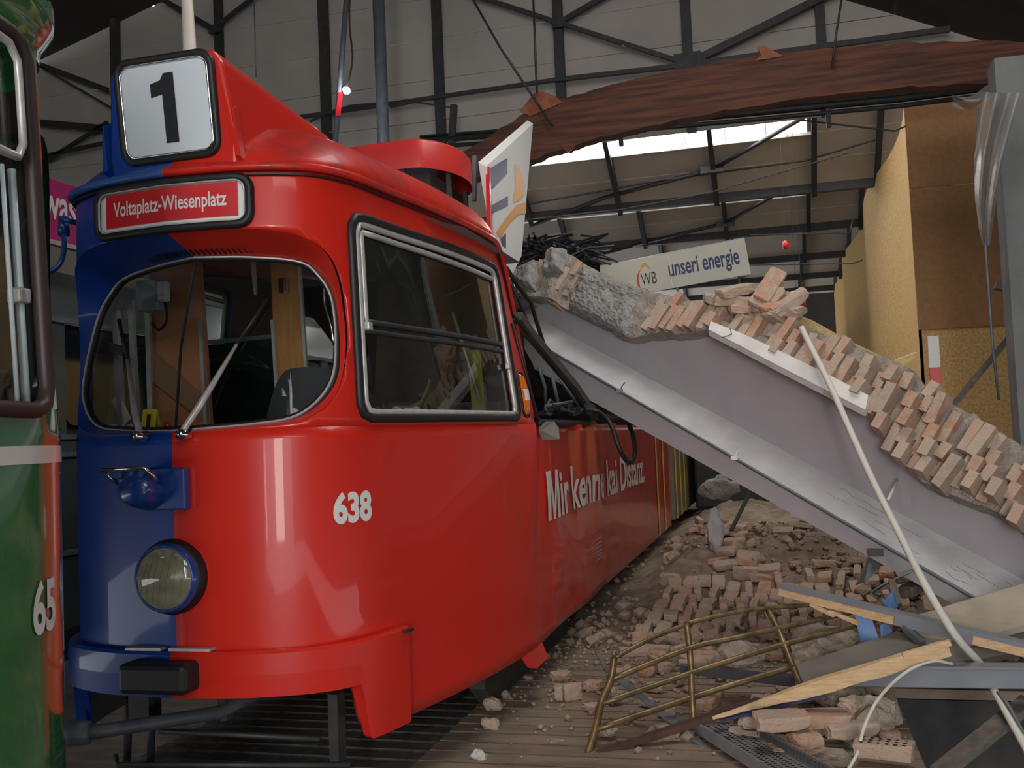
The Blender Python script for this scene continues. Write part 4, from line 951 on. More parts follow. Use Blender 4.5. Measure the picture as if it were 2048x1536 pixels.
# ---------------------------------------------------------- advertising boards
def on_quad(A, B, C_, D_):     # bottom-left, bottom-right, top-right, top-left
    return lambda a, b, n=0.0: (Vector(A).lerp(Vector(B), a)).lerp(Vector(D_).lerp(Vector(C_), a), b) + (Vector(B) - Vector(A)).cross(Vector(D_) - Vector(A)).normalized() * n
BD = 12.2
bl, br_, tr_, tl = at(1090, 622, BD), at(1502, 548, BD), at(1489, 476, BD), at(1085, 556, BD)
t = thing('advertising_board', 'white roof advertising board reading unseri energie behind the fallen wall', 'sign', (bl + br_) / 2); q = Part(t)
fq = on_quad(bl, br_, tr_, tl)
m = MB(); m.hexa([fq(0, 0), fq(1, 0), fq(1, 1), fq(0, 1)], [fq(0, 0, -.05), fq(1, 0, -.05), fq(1, 1, -.05), fq(0, 1, -.05)]); q(m, 'board', mk('board_cream', (.60, .57, .48), (.55, .52, .44), 3, .55))
m = MB(); m.tube([fq(0, 1, -.02), fq(1, 1, -.02)], .012, 6); m.tube([fq(.62, .02, .002), fq(.62, .98, .002)], .006, 4); q(m, 'board_trim', M_ALU)
wid = (br_ - bl).length; hei = (tl - bl).length
m = MB(); text_on(m, 'unseri energie', .345, .60, lambda a, b: fq(.612 + a, .18 + b, .006), .02); q(m, 'lettering', M_NAVY, 'navy lettering')
m = MB(); text_on(m, 'WB', .075, .34, lambda a, b: fq(.475 + a, .22 + b, .006), .0); q(m, 'logo_letters', M_BLK)
def arcpoly(f, cx, cy, rx_, ry_, a0, a1, w0, w1, n=14):
    o = []; i_ = []
    for k in range(n + 1):
        a = math.radians(a0 + (a1 - a0) * k / n); t_ = math.sin(math.pi * k / n); wv = w0 + (w1 - w0) * t_
        o.append(f(cx + rx_ * math.cos(a), cy + ry_ * math.sin(a))); i_.append(f(cx + rx_ * (1 - wv) * math.cos(a), cy + ry_ * (1 - wv) * math.sin(a)))
    mm = MB(); mm.add(o + i_, [(k, k + 1, n + 2 + k, n + 1 + k) for k in range(n)]); return mm
ff = lambda a, b: fq(a, b, .006)
q(arcpoly(ff, .50, .52, .028, .34, 20, 160, .12, .30), 'logo_swoosh', M_GOLD)
m = arcpoly(ff, .49, .36, .036, .36, 120, 245, .1, .28); q(m, 'logo_swoosh', M_SIGNRED)

A, B, D_ = at(1012, 575, 7.45), at(1043, 512, 8.3), at(972, 333, 7.35)
_n2 = (B - A).cross(D_ - A).normalized(); _r = Vector(W(1066, 247)); C_ = Vector(CAMP) + _r * ((A - Vector(CAMP)).dot(_n2) / _r.dot(_n2))
t = thing('advertising_board', 'white roof board with navy and orange swooshes standing on end beside the red roof', 'sign', (A + B) / 2); q = Part(t)
fq2 = on_quad(A, B, C_, D_)
off = at(1057, 242, 8.38) - C_ ; off2 = off
m = MB(); m.hexa([A, B, C_, D_], [p + Vector((-.055, -.01, .035)) for p in (A, B, C_, D_)]); q(m, 'board', M_PAPER)
def p2(x, y):   # point on the board's face seen at a pixel
    n_ = (B - A).cross(D_ - A).normalized(); r = Vector(W(x, y)); c0 = Vector(CAMP); k = (A - c0).dot(n_) / r.dot(n_); return c0 + r * k - n_ * (.004 if r.dot(n_) > 0 else -.004)
def dec(pl, name, mat):
    m = MB(); m.add([p2(x, y) for x, y in pl], [tuple(range(len(pl)))]); q(m, name, mat)
dec([(979, 337), (1014, 316), (1014, 346), (979, 382)], 'navy_block', M_NAVY)
dec([(979, 413), (1015, 392), (1015, 411), (979, 428)], 'navy_bar', M_NAVY)
dec([(1028, 330), (1034, 328), (1044, 352), (1048, 378), (1046, 392), (1036, 402), (1024, 406), (1030, 372)], 'orange_swoosh', M_GOLD)
dec([(990, 466), (1012, 435), (1032, 410), (1052, 404), (1051, 428), (1038, 428), (1020, 445), (1000, 476)], 'orange_swoosh', M_GOLD)
dec([(1000, 478), (1011, 466), (1011, 496), (1004, 490)], 'navy_bar', M_NAVY)
m = MB(); m.bar(p2(975, 336), p2(977, 470), .03, .02, (0, 1, 0)); q(m, 'red_edge', M_SIGNRED)

# ---------------------------------------------------------- fallen wall: beam, plaster, broken brickwork
XL, XR = 1040.0, 2300.0
def ld(x, dl, dr): t = (x - XL) / (2150 - XL); return 1 / ((1 - t) / dl + t / dr)
def line(x, yl, yr, dl, dr): t = (x - XL) / (2150 - XL); return at(x, yl + (yr - yl) * t, ld(x, dl, dr))
DL, DR = 9.3, 5.6
XLIM = XL + 8
def e3(x): return line(x, 668, 1316, DL, DR)
def e4(x): return line(x, 722, 1345, DL, DR)
def e2(x): return line(x, 617, 1215, DL + .38, DR + .30)
TOP = [(1036, 560), (1050, 535), (1075, 522), (1090, 535), (1112, 508), (1132, 505), (1200, 545), (1300, 582), (1440, 615), (1520, 630), (1600, 650), (1660, 675), (1740, 705), (1830, 742), (1856, 780), (1950, 832), (2048, 893), (2200, 985), (2320, 1050)]
BOT = [(1036, 590), (1075, 598), (1100, 600), (1180, 640), (1250, 676), (1300, 668), (1380, 666), (1425, 655), (1560, 715), (1735, 805), (1768, 880), (1830, 955), (1900, 988), (1990, 1022), (2048, 1062), (2200, 1150), (2320, 1215)]
def poly(P, x): return float(np.interp(x, [p[0] for p in P], [p[1] for p in P]))
def e1(x):
    t = (x - XL) / (2150 - XL); return at(x, max(470 + 565 * t, poly(BOT, x) - 22), ld(x, DL + .30, DR + .22))
frag = thing('fallen_wall', 'huge slab of fallen grey plastered wall with broken brickwork leaning across the red tram', 'fallen wall', e4(2000)); q = Part(frag)
frag['kind'] = 'thing'
m = MB(); N = 40
sec = []
for i in range(N + 1):
    x = XLIM + (XR - XLIM) * i / N
    a, b, c, d = e3(x), e4(x), e2(x), e1(x)
    back = Vector(RW @ np.array([0, -.05, 1.0])).normalized()
    sec.append((a, b, c, d, b + back * .55, d + back * .35))
m = MB(); m.add([p for s in sec for p in (s[0], s[1], s[4])], [(i * 3 + k, i * 3 + k + 1, i * 3 + 3 + k + 1, i * 3 + 3 + k)[::-1] for i in range(N) for k in range(2)]); q(m, 'beam_face', M_PLAST)
m = MB(); m.add([p for s in sec for p in (s[2], s[0])], [(i * 2, i * 2 + 1, i * 2 + 3, i * 2 + 2) for i in range(N)]); q(m, 'ledge', M_LEDGE, 'top of the ledge, coloured lighter as if lit from above')
m = MB(); m.add([p for s in sec for p in (s[3], s[2])], [(i * 2, i * 2 + 1, i * 2 + 3, i * 2 + 2) for i in range(N)]); q(m, 'plastered_face', M_PLAST, 'grey plastered face')
m = MB(); m.add([p for s in sec for p in (s[4], s[5], s[3])], [(i * 3 + k, i * 3 + k + 1, i * 3 + 3 + k + 1, i * 3 + 3 + k)[::-1] for i in range(N) for k in range(2)])
m.add([sec[0][k] for k in (0, 1, 4, 5, 3, 2)], [(0, 1, 2, 3, 4, 5)]); q(m, 'back_of_slab', M_MORT)
m = MB(); m.tube([e3(x) + Vector((0, -.012, .008)) for x in np.linspace(XLIM, XR, 30)], .012, 6); q(m, 'conduit', M_GREYSTEEL, 'thin conduit along the ledge edge')
for x in (1240, 1469):
    m = MB(); p = e3(x); m.box(p + Vector((0, -.02, .01)), (.05, .04, .03)); m.tube([p, p + Vector((.02, -.01, .05)), p + Vector((.05, -.02, .08))], .005, 5); q(m, 'wire_clip', M_PAPER if x > 1300 else M_GREYSTEEL)
m = MB()
for k in range(14):
    x0 = random.uniform(1560, 2040); ts = [x0 + j * 9 for j in range(6)]; v0 = random.uniform(.2, .8)
    m.tube([e2(x).lerp(e3(x), v0 + .08 * noise((x * .05, k, 0))) + Vector((0, -.0005, .001)) for x in ts], .0016, 4)
q(m, 'plaster_cracks', mk('crack_grey', (.25, .24, .24), rough=.9))
m = MB(); m.box(line(1762, 1073, 1073, 6.8, 6.8) if False else e3(1755).lerp(e4(1755), .5) + Vector((0, -.01, 0)), (.12, .03, .05)); q(m, 'cast_in_channel', M_BLK)
# broken brick edge
def band(x, v, out=0.0):
    yb, yt = poly(BOT, x), poly(TOP, x); D = ld(x, DL + .20, DR + .10) + .26 * v
    p = at(x, yb + (yt - yb) * v, D)
    return p + NB * out
e_u = (at(1900, poly(BOT, 1900), ld(1900, DL + .2, DR + .1)) - at(1200, poly(BOT, 1200), ld(1200, DL + .2, DR + .1))).normalized()
e_v0 = at(1500, 620, ld(1500, DL + .2, DR + .1) + .26) - at(1445, 720, ld(1445, DL + .2, DR + .1))
NB = e_u.cross(e_v0).normalized()
if NB.dot(Vector(CAMP) - at(1500, 650, 7.5)) < 0: NB = -NB
e_v = NB.cross(e_u).normalized()
if e_v.z < 0: e_v = -e_v
m = MB(); NU, NV = 150, 12
def core(a, b):
    x = 1037 + (2315 - 1037) * a; d = .045 * noise((x * .02, b * 4, 2)) + .03 * noise((x * .07, b * 9, 5))
    conc = math.exp(-((x - 1222) / 48) ** 2) * .10 * math.sin(math.pi * min(1, max(0, b))) ** .5
    left = .05 * (x < 1120)
    edge = .0
    return band(x, b + .04 * noise((x * .05, b, 9)) * (1 if b in (0, 1) else 0), d + conc + left)
m.grid(core, NU, NV)
front = [core(i / NU, 0) for i in range(NU + 1)]; topv = [core(i / NU, 1) for i in range(NU + 1)]
m.add(front + [p - NB * .14 for p in front], [(i, i + 1, NU + 2 + i, NU + 1 + i)[::-1] for i in range(NU)])
m.add(topv + [p - NB * .30 for p in topv], [(i, i + 1, NU + 2 + i, NU + 1 + i) for i in range(NU)])
le = [core(0, j / NV) for j in range(NV + 1)]
m.add(le + [p - NB * .25 for p in le], [(i, i + 1, NV + 2 + i, NV + 1 + i) for i in range(NV)])
q(m, 'mortar_core', M_MORT, 'rough mortar of the broken wall edge')
# concrete padstone set in the left part
m = MB()
m.grid(lambda a, b: band(1140 + 118 * a + 30 * b, .02 + .92 * b, .10 + .02 * noise((a * 5, b * 5, 4)) + (.012 + .03 * max(abs(a - .5), abs(b - .5)) ) * noise((a * 22, b * 22, 1)) - .08 * (max(abs(a - .5), abs(b - .5)) * 2) ** 8), 60, 60); q(m, 'concrete_block', M_CONC, 'pitted concrete block')
for (x0, x1, v0, v1) in ((1042, 1078, .15, .95), (1095, 1134, .55, 1.05)):
    m = MB(); m.grid(lambda a, b: band(x0 + (x1 - x0) * a, v0 + (v1 - v0) * b, .14 + .05 * noise((a * 4 + x0, b * 4, 4)) - .14 * (max(abs(a - .5), abs(b - .5)) * 2) ** 4), 16, 16); q(m, 'concrete_lump', M_CONC)
# bricks, course by course along the edge
m = MB(); random.seed(11)
def rbrick(mb, c, du, dv, dn, jit=.06, chip=.004):
    ax = [e_u, e_v, NB]; r = Matrix.Rotation(random.uniform(-jit, jit), 3, NB) @ Matrix.Rotation(random.uniform(-jit, jit), 3, e_u)
    a = [r @ v for v in ax]; vs = []
    for i in (-1, 1):
        for j in (-1, 1):
            for k in (-1, 1):
                vs.append(c + a[0] * (i * du / 2 + random.uniform(-chip, chip)) + a[1] * (j * dv / 2 + random.uniform(-chip, chip)) + a[2] * (k * dn / 2 + random.uniform(-chip, chip)))
    mb.add(vs, [(0, 1, 3, 2), (4, 6, 7, 5), (0, 4, 5, 1), (2, 3, 7, 6), (0, 2, 6, 4), (1, 5, 7, 3)])
x = 1050.0; row = 0
while x < 2310:
    b0, b1 = band(x, 0), band(x, 1); hv = (b1 - b0).length
    D = ld(x, DL + .2, DR + .1); dx = .080 * F / D * .905
    skip = .35 if x < 1290 else .10
    v = random.uniform(-.03, .12)
    rowout = random.choice((-.03, .0, .02, .04)) if x > 1290 else -.02
    if x > 1720: rowout = (.06 if row % 2 else -.02)
    while v < 1.0:
        L = random.choice((.24, .24, .12, .15)) if x < 1720 else random.choice((.24, .12, .12))
        dv = L / hv
        if random.random() > skip and not (1138 < x < 1275 + 10 and .0 < v + dv / 2 < .97) and v + dv < 1.10:
            o = rowout + random.uniform(-.015, .03) - (.035 if x < 1720 else .0)
            c = band(x + (v + dv / 2) * 34, v + dv / 2, o)
            rbrick(m, c, .066, L * .95, .14 + random.uniform(-.02, .04), .06 if x < 1720 else .10)
        v += dv + .012 / hv
    x += dx; row += 1
q(m, 'bricks', M_BRICKI, 'exposed clay bricks')
# white plaster fillet
m = MB()
W0 = [(1425, 646), (1490, 672), (1560, 704), (1650, 748), (1739, 794)]; W1 = [(1419, 661), (1480, 692), (1560, 734), (1650, 780), (1733, 822)]
def wp(P, k, o, dD=0): return at(*P[k], ld(P[k][0], DL + .12, DR + .0) + dD) + NB * o
a = [wp(W0, k, .03, .06) for k in range(5)]; b = [wp(W1, k, .02) for k in range(5)]; b2 = [p - NB * .05 + e_v * -.03 for p in b]
m.add(a + b + b2 + [p - NB * .1 for p in a], [(k, k + 1, 6 + k, 5 + k)[::-1] for k in range(4)] + [(5 + k, 6 + k, 11 + k, 10 + k)[::-1] for k in range(4)] + [(0, 5, 10, 15)[::-1], (4, 9, 14, 19)] + [(15 + k, 16 + k, 1 + k, k)[::-1] for k in range(4)])
m2 = q(m, 'white_plaster_strip', M_WPL, 'white plaster strip')
m = MB(); m.tube([wp(W0, 1, .034, .05) + e_u * -.13, wp(W1, 1, .03) + e_u * -.10 + e_v * .05, wp(W1, 1, .025) + e_u * -.16], .003, 4); q(m, 'strip_crack', M_UNDER)
# yellow insulation/board along the back of the broken edge
m = MB()
pl = [(1605, 640), (1640, 652), (1700, 690), (1740, 706), (1826, 737), (1800, 732), (1700, 700), (1610, 655)]
a = [at(x, y, ld(x, DL + .2, DR + .1) + .36) for x, y in [(1590, 630), (1625, 642), (1700, 684), (1760, 712), (1826, 742), (1850, 770), (1700, 712), (1600, 668)]]
m.hexa(a, [p + Vector((.0, .12, .02)) for p in a])
a = [at(x, y, ld(x, DL + .2, DR + .1) + .30) for x, y in [(1790, 722), (1832, 706), (1828, 716), (1808, 732)]]
m.hexa(a, [p + Vector((0, .04, .01)) for p in a]); q(m, 'torn_board', mk('yellow_board', (.62, .47, .22), (.5, .36, .15), 30, .8), 'torn yellowish board edge')

# ---------------------------------------------------------- brick templates
def brick_bm(seed, L=.25, Wd=.12, Hh=.065, chip=.012, holes=False):
    rnd = random.Random(seed); bm = bmesh.new(); bmesh.ops.create_cube(bm, size=1)
    bmesh.ops.scale(bm, vec=(L, Wd, Hh), verts=bm.verts)
    bmesh.ops.subdivide_edges(bm, edges=bm.edges, cuts=3, use_grid_fill=True)
    for v in bm.verts:
        k = sum((abs(v.co.x) > L / 2 - .001, abs(v.co.y) > Wd / 2 - .001, abs(v.co.z) > Hh / 2 - .001))
        if k >= 2: v.co *= 1 - rnd.random() * chip * (1.5 if k == 3 else .7) / .1
        v.co += Vector((rnd.uniform(-1, 1), rnd.uniform(-1, 1), rnd.uniform(-1, 1))) * .0025
    if holes:
        for i in range(6):
            for j in range(3):
                bmesh.ops.create_cone(bm, cap_ends=True, segments=8, radius1=.009, radius2=.009, depth=.004, matrix=Matrix.Translation(((i - 2.5) * .036, (j - 1) * .034, Hh / 2)))
    me = bpy.data.meshes.new('brick'); bm.to_mesh(me); bm.free(); return me
def holed_mesh():
    me = brick_bm(99, holes=True); me.materials.append(M_BRICK); me.materials.append(M_BLK)
    for p in me.polygons:
        c = p.center
        if abs(abs(c.z) - .0325) < .006 and len(p.vertices) in (8,) or (len(p.vertices) == 4 and p.area < .00006): p.material_index = 1
    return me
BRK = [brick_bm(i) for i in range(4)]; BHALF = [brick_bm(20 + i, .13, .12, .065, .03) for i in range(3)]
for me in BRK + BHALF: me.materials.append(M_BRICK)
BHOLE = holed_mesh()
def brick(me, loc, rot, label, group, s=1.0):
    o = bpy.data.objects.new('brick', me); COL.objects.link(o); o.location = loc; o.rotation_euler = rot; o.scale = (s, s, s)
    return tag(o, label, 'brick', group, 'thing')
# pile on the crest of the fallen wall
random.seed(5)
for (x, y, L, rx_, rz_, ry_) in ((1442, 603, 0, .3, .2, .35), (1470, 582, 0, .2, .5, -.2), (1465, 603, 0, .1, .1, .1), (1498, 618, 0, .0, .1, .0), (1520, 616, 1, .4, .7, .1), (1540, 572, 0, .9, .6, -.9), (1532, 588, 0, .9, .6, -.8), (1548, 590, 1, .9, .4, -.8), (1556, 608, 0, .3, .9, -.5), (1580, 606, 0, .3, .2, -.6), (1588, 622, 1, .2, 1.0, -.3), (1530, 634, 1, .2, .5, .3), (1560, 640, 0, .1, .8, .5), (1500, 640, 1, .5, .2, .4), (1478, 622, 1, .2, .9, .4)):
    D = ld(x, DL + .2, DR + .1) + .20
    brick(BRK[x % 4] if not L else BHALF[x % 3], at(x, y, D), (rx_, ry_, rz_), 'loose brick in the small pile on the crest of the fallen wall', 'bricks piled on the fallen wall', 1.15)

# ---------------------------------------------------------- rubble ground
def hgt(X, Y):
    e = sm(Y, 7.4, 11.8) * .46 + sm(X, -.2, 1.6) * sm(Y, 5.6, 7.0) * .22
    e *= .35 + .65 * sm(X, -1.75, -.9)
    e *= 1 - .9 * (1 - sm(Y, 6.4, 7.0)) * sm(X, .55, .85)
    nn_ = .09 * noise((X * 1.6, Y * 1.6, 0)) + .05 * noise((X * 5, Y * 5, 3)) + .03 * noise((X * 13, Y * 13, 5))
    return e + nn_ * sm(e, .02, .25) + .012 * noise((X * 6, Y * 6, 7)) - .075 * (1 - sm(e, .01, .08)) - .01
m = MB(); m.grid(lambda a, b: Vector((-1.93 + 6.2 * a, 5.3 + 15 * b * (.35 + .65 * b), hgt(-1.93 + 6.2 * a, 5.3 + 15 * b * (.35 + .65 * b)))), 150, 190)
m.f = [f for f in m.f if not all(m.v[i][0] > .57 and m.v[i][1] < 6.92 for i in f)]; m.mi = m.mi[:len(m.f)]; m.smooth = m.smooth[:len(m.f)]
m.f = [f for f in m.f if not all(m.v[i][0] > XO - .12 and m.v[i][1] > YO - .1 for i in f)]; m.mi = m.mi[:len(m.f)]; m.smooth = m.smooth[:len(m.f)]
one(m, 'rubble', M_DUST, 'brown dusty mound of rubble and mortar beneath the fallen wall', 'rubble', kind='stuff')
# crumbs of mortar and brick nobody could count
m = MB(); random.seed(3)
def lump(mb, c, r, seed):
    rnd = random.Random(seed); vs = []
    for d in ((1, 0, 0), (-1, 0, 0), (0, 1, 0), (0, -1, 0), (0, 0, 1), (0, 0, -1), (.7, .7, .6), (-.7, .7, .5), (-.7, -.7, .6), (.7, -.7, .5)):
        vs.append(Vector(c) + Vector(d) * r * rnd.uniform(.55, 1.1))
    bm = bmesh.new(); 
    for v in vs: bm.verts.new(v)
    bmesh.ops.convex_hull(bm, input=bm.verts); bm.verts.ensure_lookup_table(); bm.verts.index_update()
    mb.add([v.co.copy() for v in bm.verts], [tuple(v.index for v in f.verts) for f in bm.faces]); bm.free()
for i in range(2600):
    X = random.uniform(-1.85, 2.6); Y = random.uniform(5.2, 13.5) if i % 2 else random.uniform(5.4, 9)
    if X > .56 and Y < 6.95: continue
    if Y < 6.2 and random.random() < .55: continue
    r = random.uniform(.006, .022) * (1 + (random.random() < .10) * 1.6) * (1 + .9 * (Y > 8)); lump(m, (X, Y, max(.0, hgt(X, Y)) + r * .3), r, i)
one(m, 'gravel_of_mortar', [mk('crumb_dust', (.40, .31, .23), (.26, .19, .14), 6, .95)], 'small crumbs of mortar and brick strewn over the boards', 'rubble', kind='stuff')
# bricks on the heap: toppled courses plus scattered ones
random.seed(21)
cnt = 0
# toppled brickwork whose courses still stand side by side
for r_ in range(5):
    for c_ in range(17):
        X = -1.15 + c_ * .135 + r_ * .03 + random.uniform(-.012, .012); Y = 8.35 + r_ * .30 + random.uniform(-.03, .03) + .05 * math.sin(c_)
        if random.random() < .10: continue
        h = max(.0, hgt(X, Y)); slope_ = math.atan2(hgt(X, Y + .2) - hgt(X, Y - .2), .4)
        brick(random.choice(BRK), (X, Y, h + .045), (math.pi / 2 * (random.random() < .6) * 1.0, 0, 0), 'dusty brick in the toppled brickwork lying on the heap beside the red tram', 'bricks of the toppled courses') \
            .rotation_euler = Matrix.Rotation(slope_ + random.uniform(-.12, .12), 3, 'X').to_4x4().to_3x3().__matmul__(Matrix.Rotation(random.uniform(-.12, .12) + math.pi / 2, 3, 'Z') @ Matrix.Rotation(random.choice((0, math.pi / 2)) + random.uniform(-.1, .1), 3, 'X')).to_euler()
        cnt += 1
def scatter(n, fx, fy, label, group, half=.45, smin=.9, up=.0):
    k = 0
    while k < n:
        X = random.uniform(*fx); Y = random.uniform(*fy)
        if X > .52 and Y < 6.98: continue
        h = max(0.0, hgt(X, Y)); me = random.choice(BHALF) if random.random() < half else random.choice(BRK)
        st = random.random(); rx_ = 0 if st < .65 else math.pi / 2
        z = h + (.032 if rx_ == 0 else .055) + up
        if hgt(X, Y) > .1: rx_ += random.uniform(-.6, .6); z += .01
        brick(me, (X, Y, z), (rx_, random.uniform(-.25, .25) if hgt(X, Y) > .08 else 0, random.uniform(0, 3.1)), label, group, random.uniform(smin, 1.0)); k += 1
scatter(96, (-1.2, 2.4), (9.6, 13.0), 'dusty brick on the far slope of the rubble heap under the fallen wall', 'bricks on the far slope', .3)
scatter(34, (-1.3, .6), (7.3, 8.4), 'dusty brick at the foot of the rubble heap behind the bent railing', 'bricks at the foot of the heap', .45)
scatter(24, (.2, 1.9), (6.8, 8.6), 'dusty brick on the heap behind the splintered planks', 'bricks behind the planks', .4)
scatter(15, (-1.7, -.7), (5.9, 7.3), 'broken brick piece lying on the dusty boards between tram and railing', 'brick pieces on the boards', .85, .6)
scatter(16, (-.6, .6), (5.7, 7.0), 'broken brick seen through the bars of the bent railing', 'bricks under the railing', .7, .8)
# bricks in front at the edge of the pit
def fb_(x, y, D, rz_, kind, lab, rx_=0.0, ry_=0.0, s=1.0):
    s = min(s, 1.12); brick({'h': BHOLE, 'f': BRK[0], 'g': BRK[2], 's': BHALF[0], 't': BHALF[1]}[kind], at(x, y, D), (rx_, ry_, rz_), lab, None, s).__setitem__('group', 'bricks at the edge of the pit')
fb_(1768, 1498, 4.95, -.25, 'h', 'perforated clay brick nearest to us at the lower right, its holes facing up', s=1.3)
fb_(1562, 1440, 5.2, .35, 'f', 'large dusty brick under the splintered plank beside the perforated tray', .1, s=1.45)
fb_(1610, 1478, 5.15, .5, 't', 'broken brick with a reddish end just behind the perforated brick', s=1.35)
fb_(1645, 1437, 5.35, .2, 'g', 'pinkish brick between the reddish broken one and the pit', .05, s=1.2)
fb_(1508, 1440, 5.45, 1.2, 's', 'orange brick end squeezed below the splintered plank', s=1.3)
fb_(1710, 1415, 5.45, .9, 's', 'mortar covered brick at the rim of the dark pit under the trunking', .3, s=1.4)
fb_(1592, 1505, 5.2, .3, 'g', 'low dusty brick lying beside the perforated tray', s=1.1)
fb_(1700, 1455, 5.3, .4, 'f', 'dusty brick at the pit rim behind the perforated brick', .1, s=1.2)
def chunk(x, y, D, r, lab, mat=M_MORT, sq=(1, 1, 1)):
    m = MB(); rnd = random.Random(int(x)); c = at(x, y, D); bm = bmesh.new(); bmesh.ops.create_icosphere(bm, subdivisions=3, radius=1)
    vs = []; sd = rnd.uniform(0, 50)
    for v in bm.verts:
        d = v.co.normalized(); k = 1 + .45 * noise((d.x * 1.4 + sd, d.y * 1.4, d.z * 1.4)) + .12 * noise((d.x * 5 + sd, d.y * 5, d.z * 5)); vs.append(c + Vector((d.x * sq[0], d.y * sq[1], d.z * sq[2])) * r * k)
    m.add(vs, [tuple(v.index for v in f.verts) for f in bm.faces]); bm.free(); one(m, 'mortar_lump', mat, lab, 'rubble lump', 'lumps of mortar and plaster')
M_CHUNK = mk('chunk_grey', (.42, .35, .28), (.32, .26, .2), 14, .95, bump=.8, bscale=50)
M_PCH = mk('plaster_chunk', (.60, .57, .54), (.5, .47, .44), 10, .9)
for (x, y, D, r, lab, mt, sq) in ((958, 1513, 5.35, .04, 'whitish plaster lump on the boards at the bottom edge', M_PCH, (1, 1, .9)), (1110, 1486, 5.6, .045, 'flat beige mortar piece on the boards left of the railing foot', M_CHUNK, (1.2, 1, .5)), (1128, 1510, 5.45, .03, 'small pale plaster chip left of the railing foot', M_PCH, (1.2, 1, .6)), (1218, 1460, 5.6, .05, 'pale lump lying beside the railing foot', M_CHUNK, (1, 1, .8)), (1335, 1468, 5.6, .10, 'wide dusty lump below the lowest railing bar', M_CHUNK, (1.3, 1, .5)), (1475, 1310, 6.3, .12, 'large pale mortar lump seen between the upper railing bars', M_CHUNK, (1.2, 1, .7)), (1650, 1290, 6.2, .15, 'big grey mortar lump beside the blue pieces', M_CHUNK, (1.3, 1, .8)), (1610, 1320, 6.1, .09, 'round mortar lump in front of the grey board', M_CHUNK, (1.2, 1, .8)), (1435, 975, 13.5, .2, 'grey concrete chunk at the far end of the rubble beside the tram', M_CONC, (1.2, .6, .8)), (1430, 1065, 10.6, .16, 'bluish grey block standing in the heap under the fallen wall', M_PLAST, (.5, .5, 1.5)), (1740, 1430, 5.4, .12, 'crumbling mortar lump on the pit rim', M_CHUNK, (1, 1, .8)), (1745, 1330, 5.7, .08, 'brown lump under the aluminium trunking', M_CHUNK, (1, 1, .8)), (1682, 1392, 5.7, .10, 'dusty lump behind the brick row below the trunking', M_CHUNK, (1.2, 1, .7)), (1716, 1478, 5.3, .08, 'dusty mortar lump just left behind the perforated brick', M_CHUNK, (1.1, 1, .7)), (1655, 1512, 5.15, .07, 'flat dusty lump in front of the brick row by the tray', M_CHUNK, (1.4, 1, .5)), (1770, 1425, 5.6, .09, 'dusty lump hanging over the dark pit edge', M_CHUNK, (1, 1, .8)), (1790, 965, 8.2, .05, 'small chip of brick lying on the ledge', M_CHUNK, (1, 1, .6)), (1230, 1390, 6.3, .05, 'beige lump beside the tilted railing post', M_CHUNK, (1, 1, 1)), (985, 1408, 6.3, .06, 'reddish broken lump on the boards below the tram skirt', M_BRICK, (1, .8, .8)), (980, 1450, 5.9, .055, 'broken reddish lump on the boards nearer to us', M_BRICK, (1, .8, .8))):
    if lab.startswith('small chip'): continue
    chunk(x, y, D, r, lab, mt, sq)

# ---------------------------------------------------------- bent bronze railing
rt = thing('railing', 'bent bronze tube railing lying on the rubble in front', 'railing', at(1172, 1519, 5.35)); q = Part(rt)
def tb(pts, r, name, n=8):
    m = MB(); m.tube(cr([at(*p) for p in pts], 4), r, n); q(m, name, M_BRONZE)
tb([(1228, 1317, 5.85), (1222, 1358, 5.72), (1202, 1408, 5.6), (1190, 1462, 5.48), (1172, 1519, 5.35)], .021, 'post')
tb([(1373, 1246, 6.1), (1381, 1320, 5.9), (1384, 1393, 5.7), (1387, 1449, 5.55)], .020, 'post')
tb([(1535, 1217, 6.25), (1560, 1268, 6.05), (1586, 1335, 5.85), (1604, 1374, 5.75)], .020, 'post')
tb([(1229, 1316, 5.85), (1300, 1278, 5.97), (1374, 1248, 6.1), (1400, 1240, 6.12), (1490, 1221, 6.2), (1560, 1214, 6.25), (1670, 1206, 6.35)], .014, 'rail')
tb([(1220, 1360, 5.72), (1380, 1296, 5.95), (1470, 1276, 6.0), (1560, 1256, 6.08), (1725, 1220, 6.25)], .017, 'rail')
tb([(1204, 1407, 5.6), (1382, 1346, 5.82), (1470, 1318, 5.88), (1570, 1288, 5.98), (1760, 1238, 6.15)], .017, 'rail')
tb([(1195, 1458, 5.47), (1384, 1395, 5.7), (1480, 1365, 5.75), (1587, 1334, 5.85)], .018, 'rail')
m = MB(); m.bar(at(1172, 1516, 5.36), at(1290, 1477, 5.45), .05, .03); m.bar(at(1288, 1478, 5.45), at(1520, 1402, 5.6), .06, .035); q(m, 'bottom_rail', mk('dark_brown_bar', (.06, .03, .022), (.10, .05, .035), 10, .6), 'dark brown bottom bar')
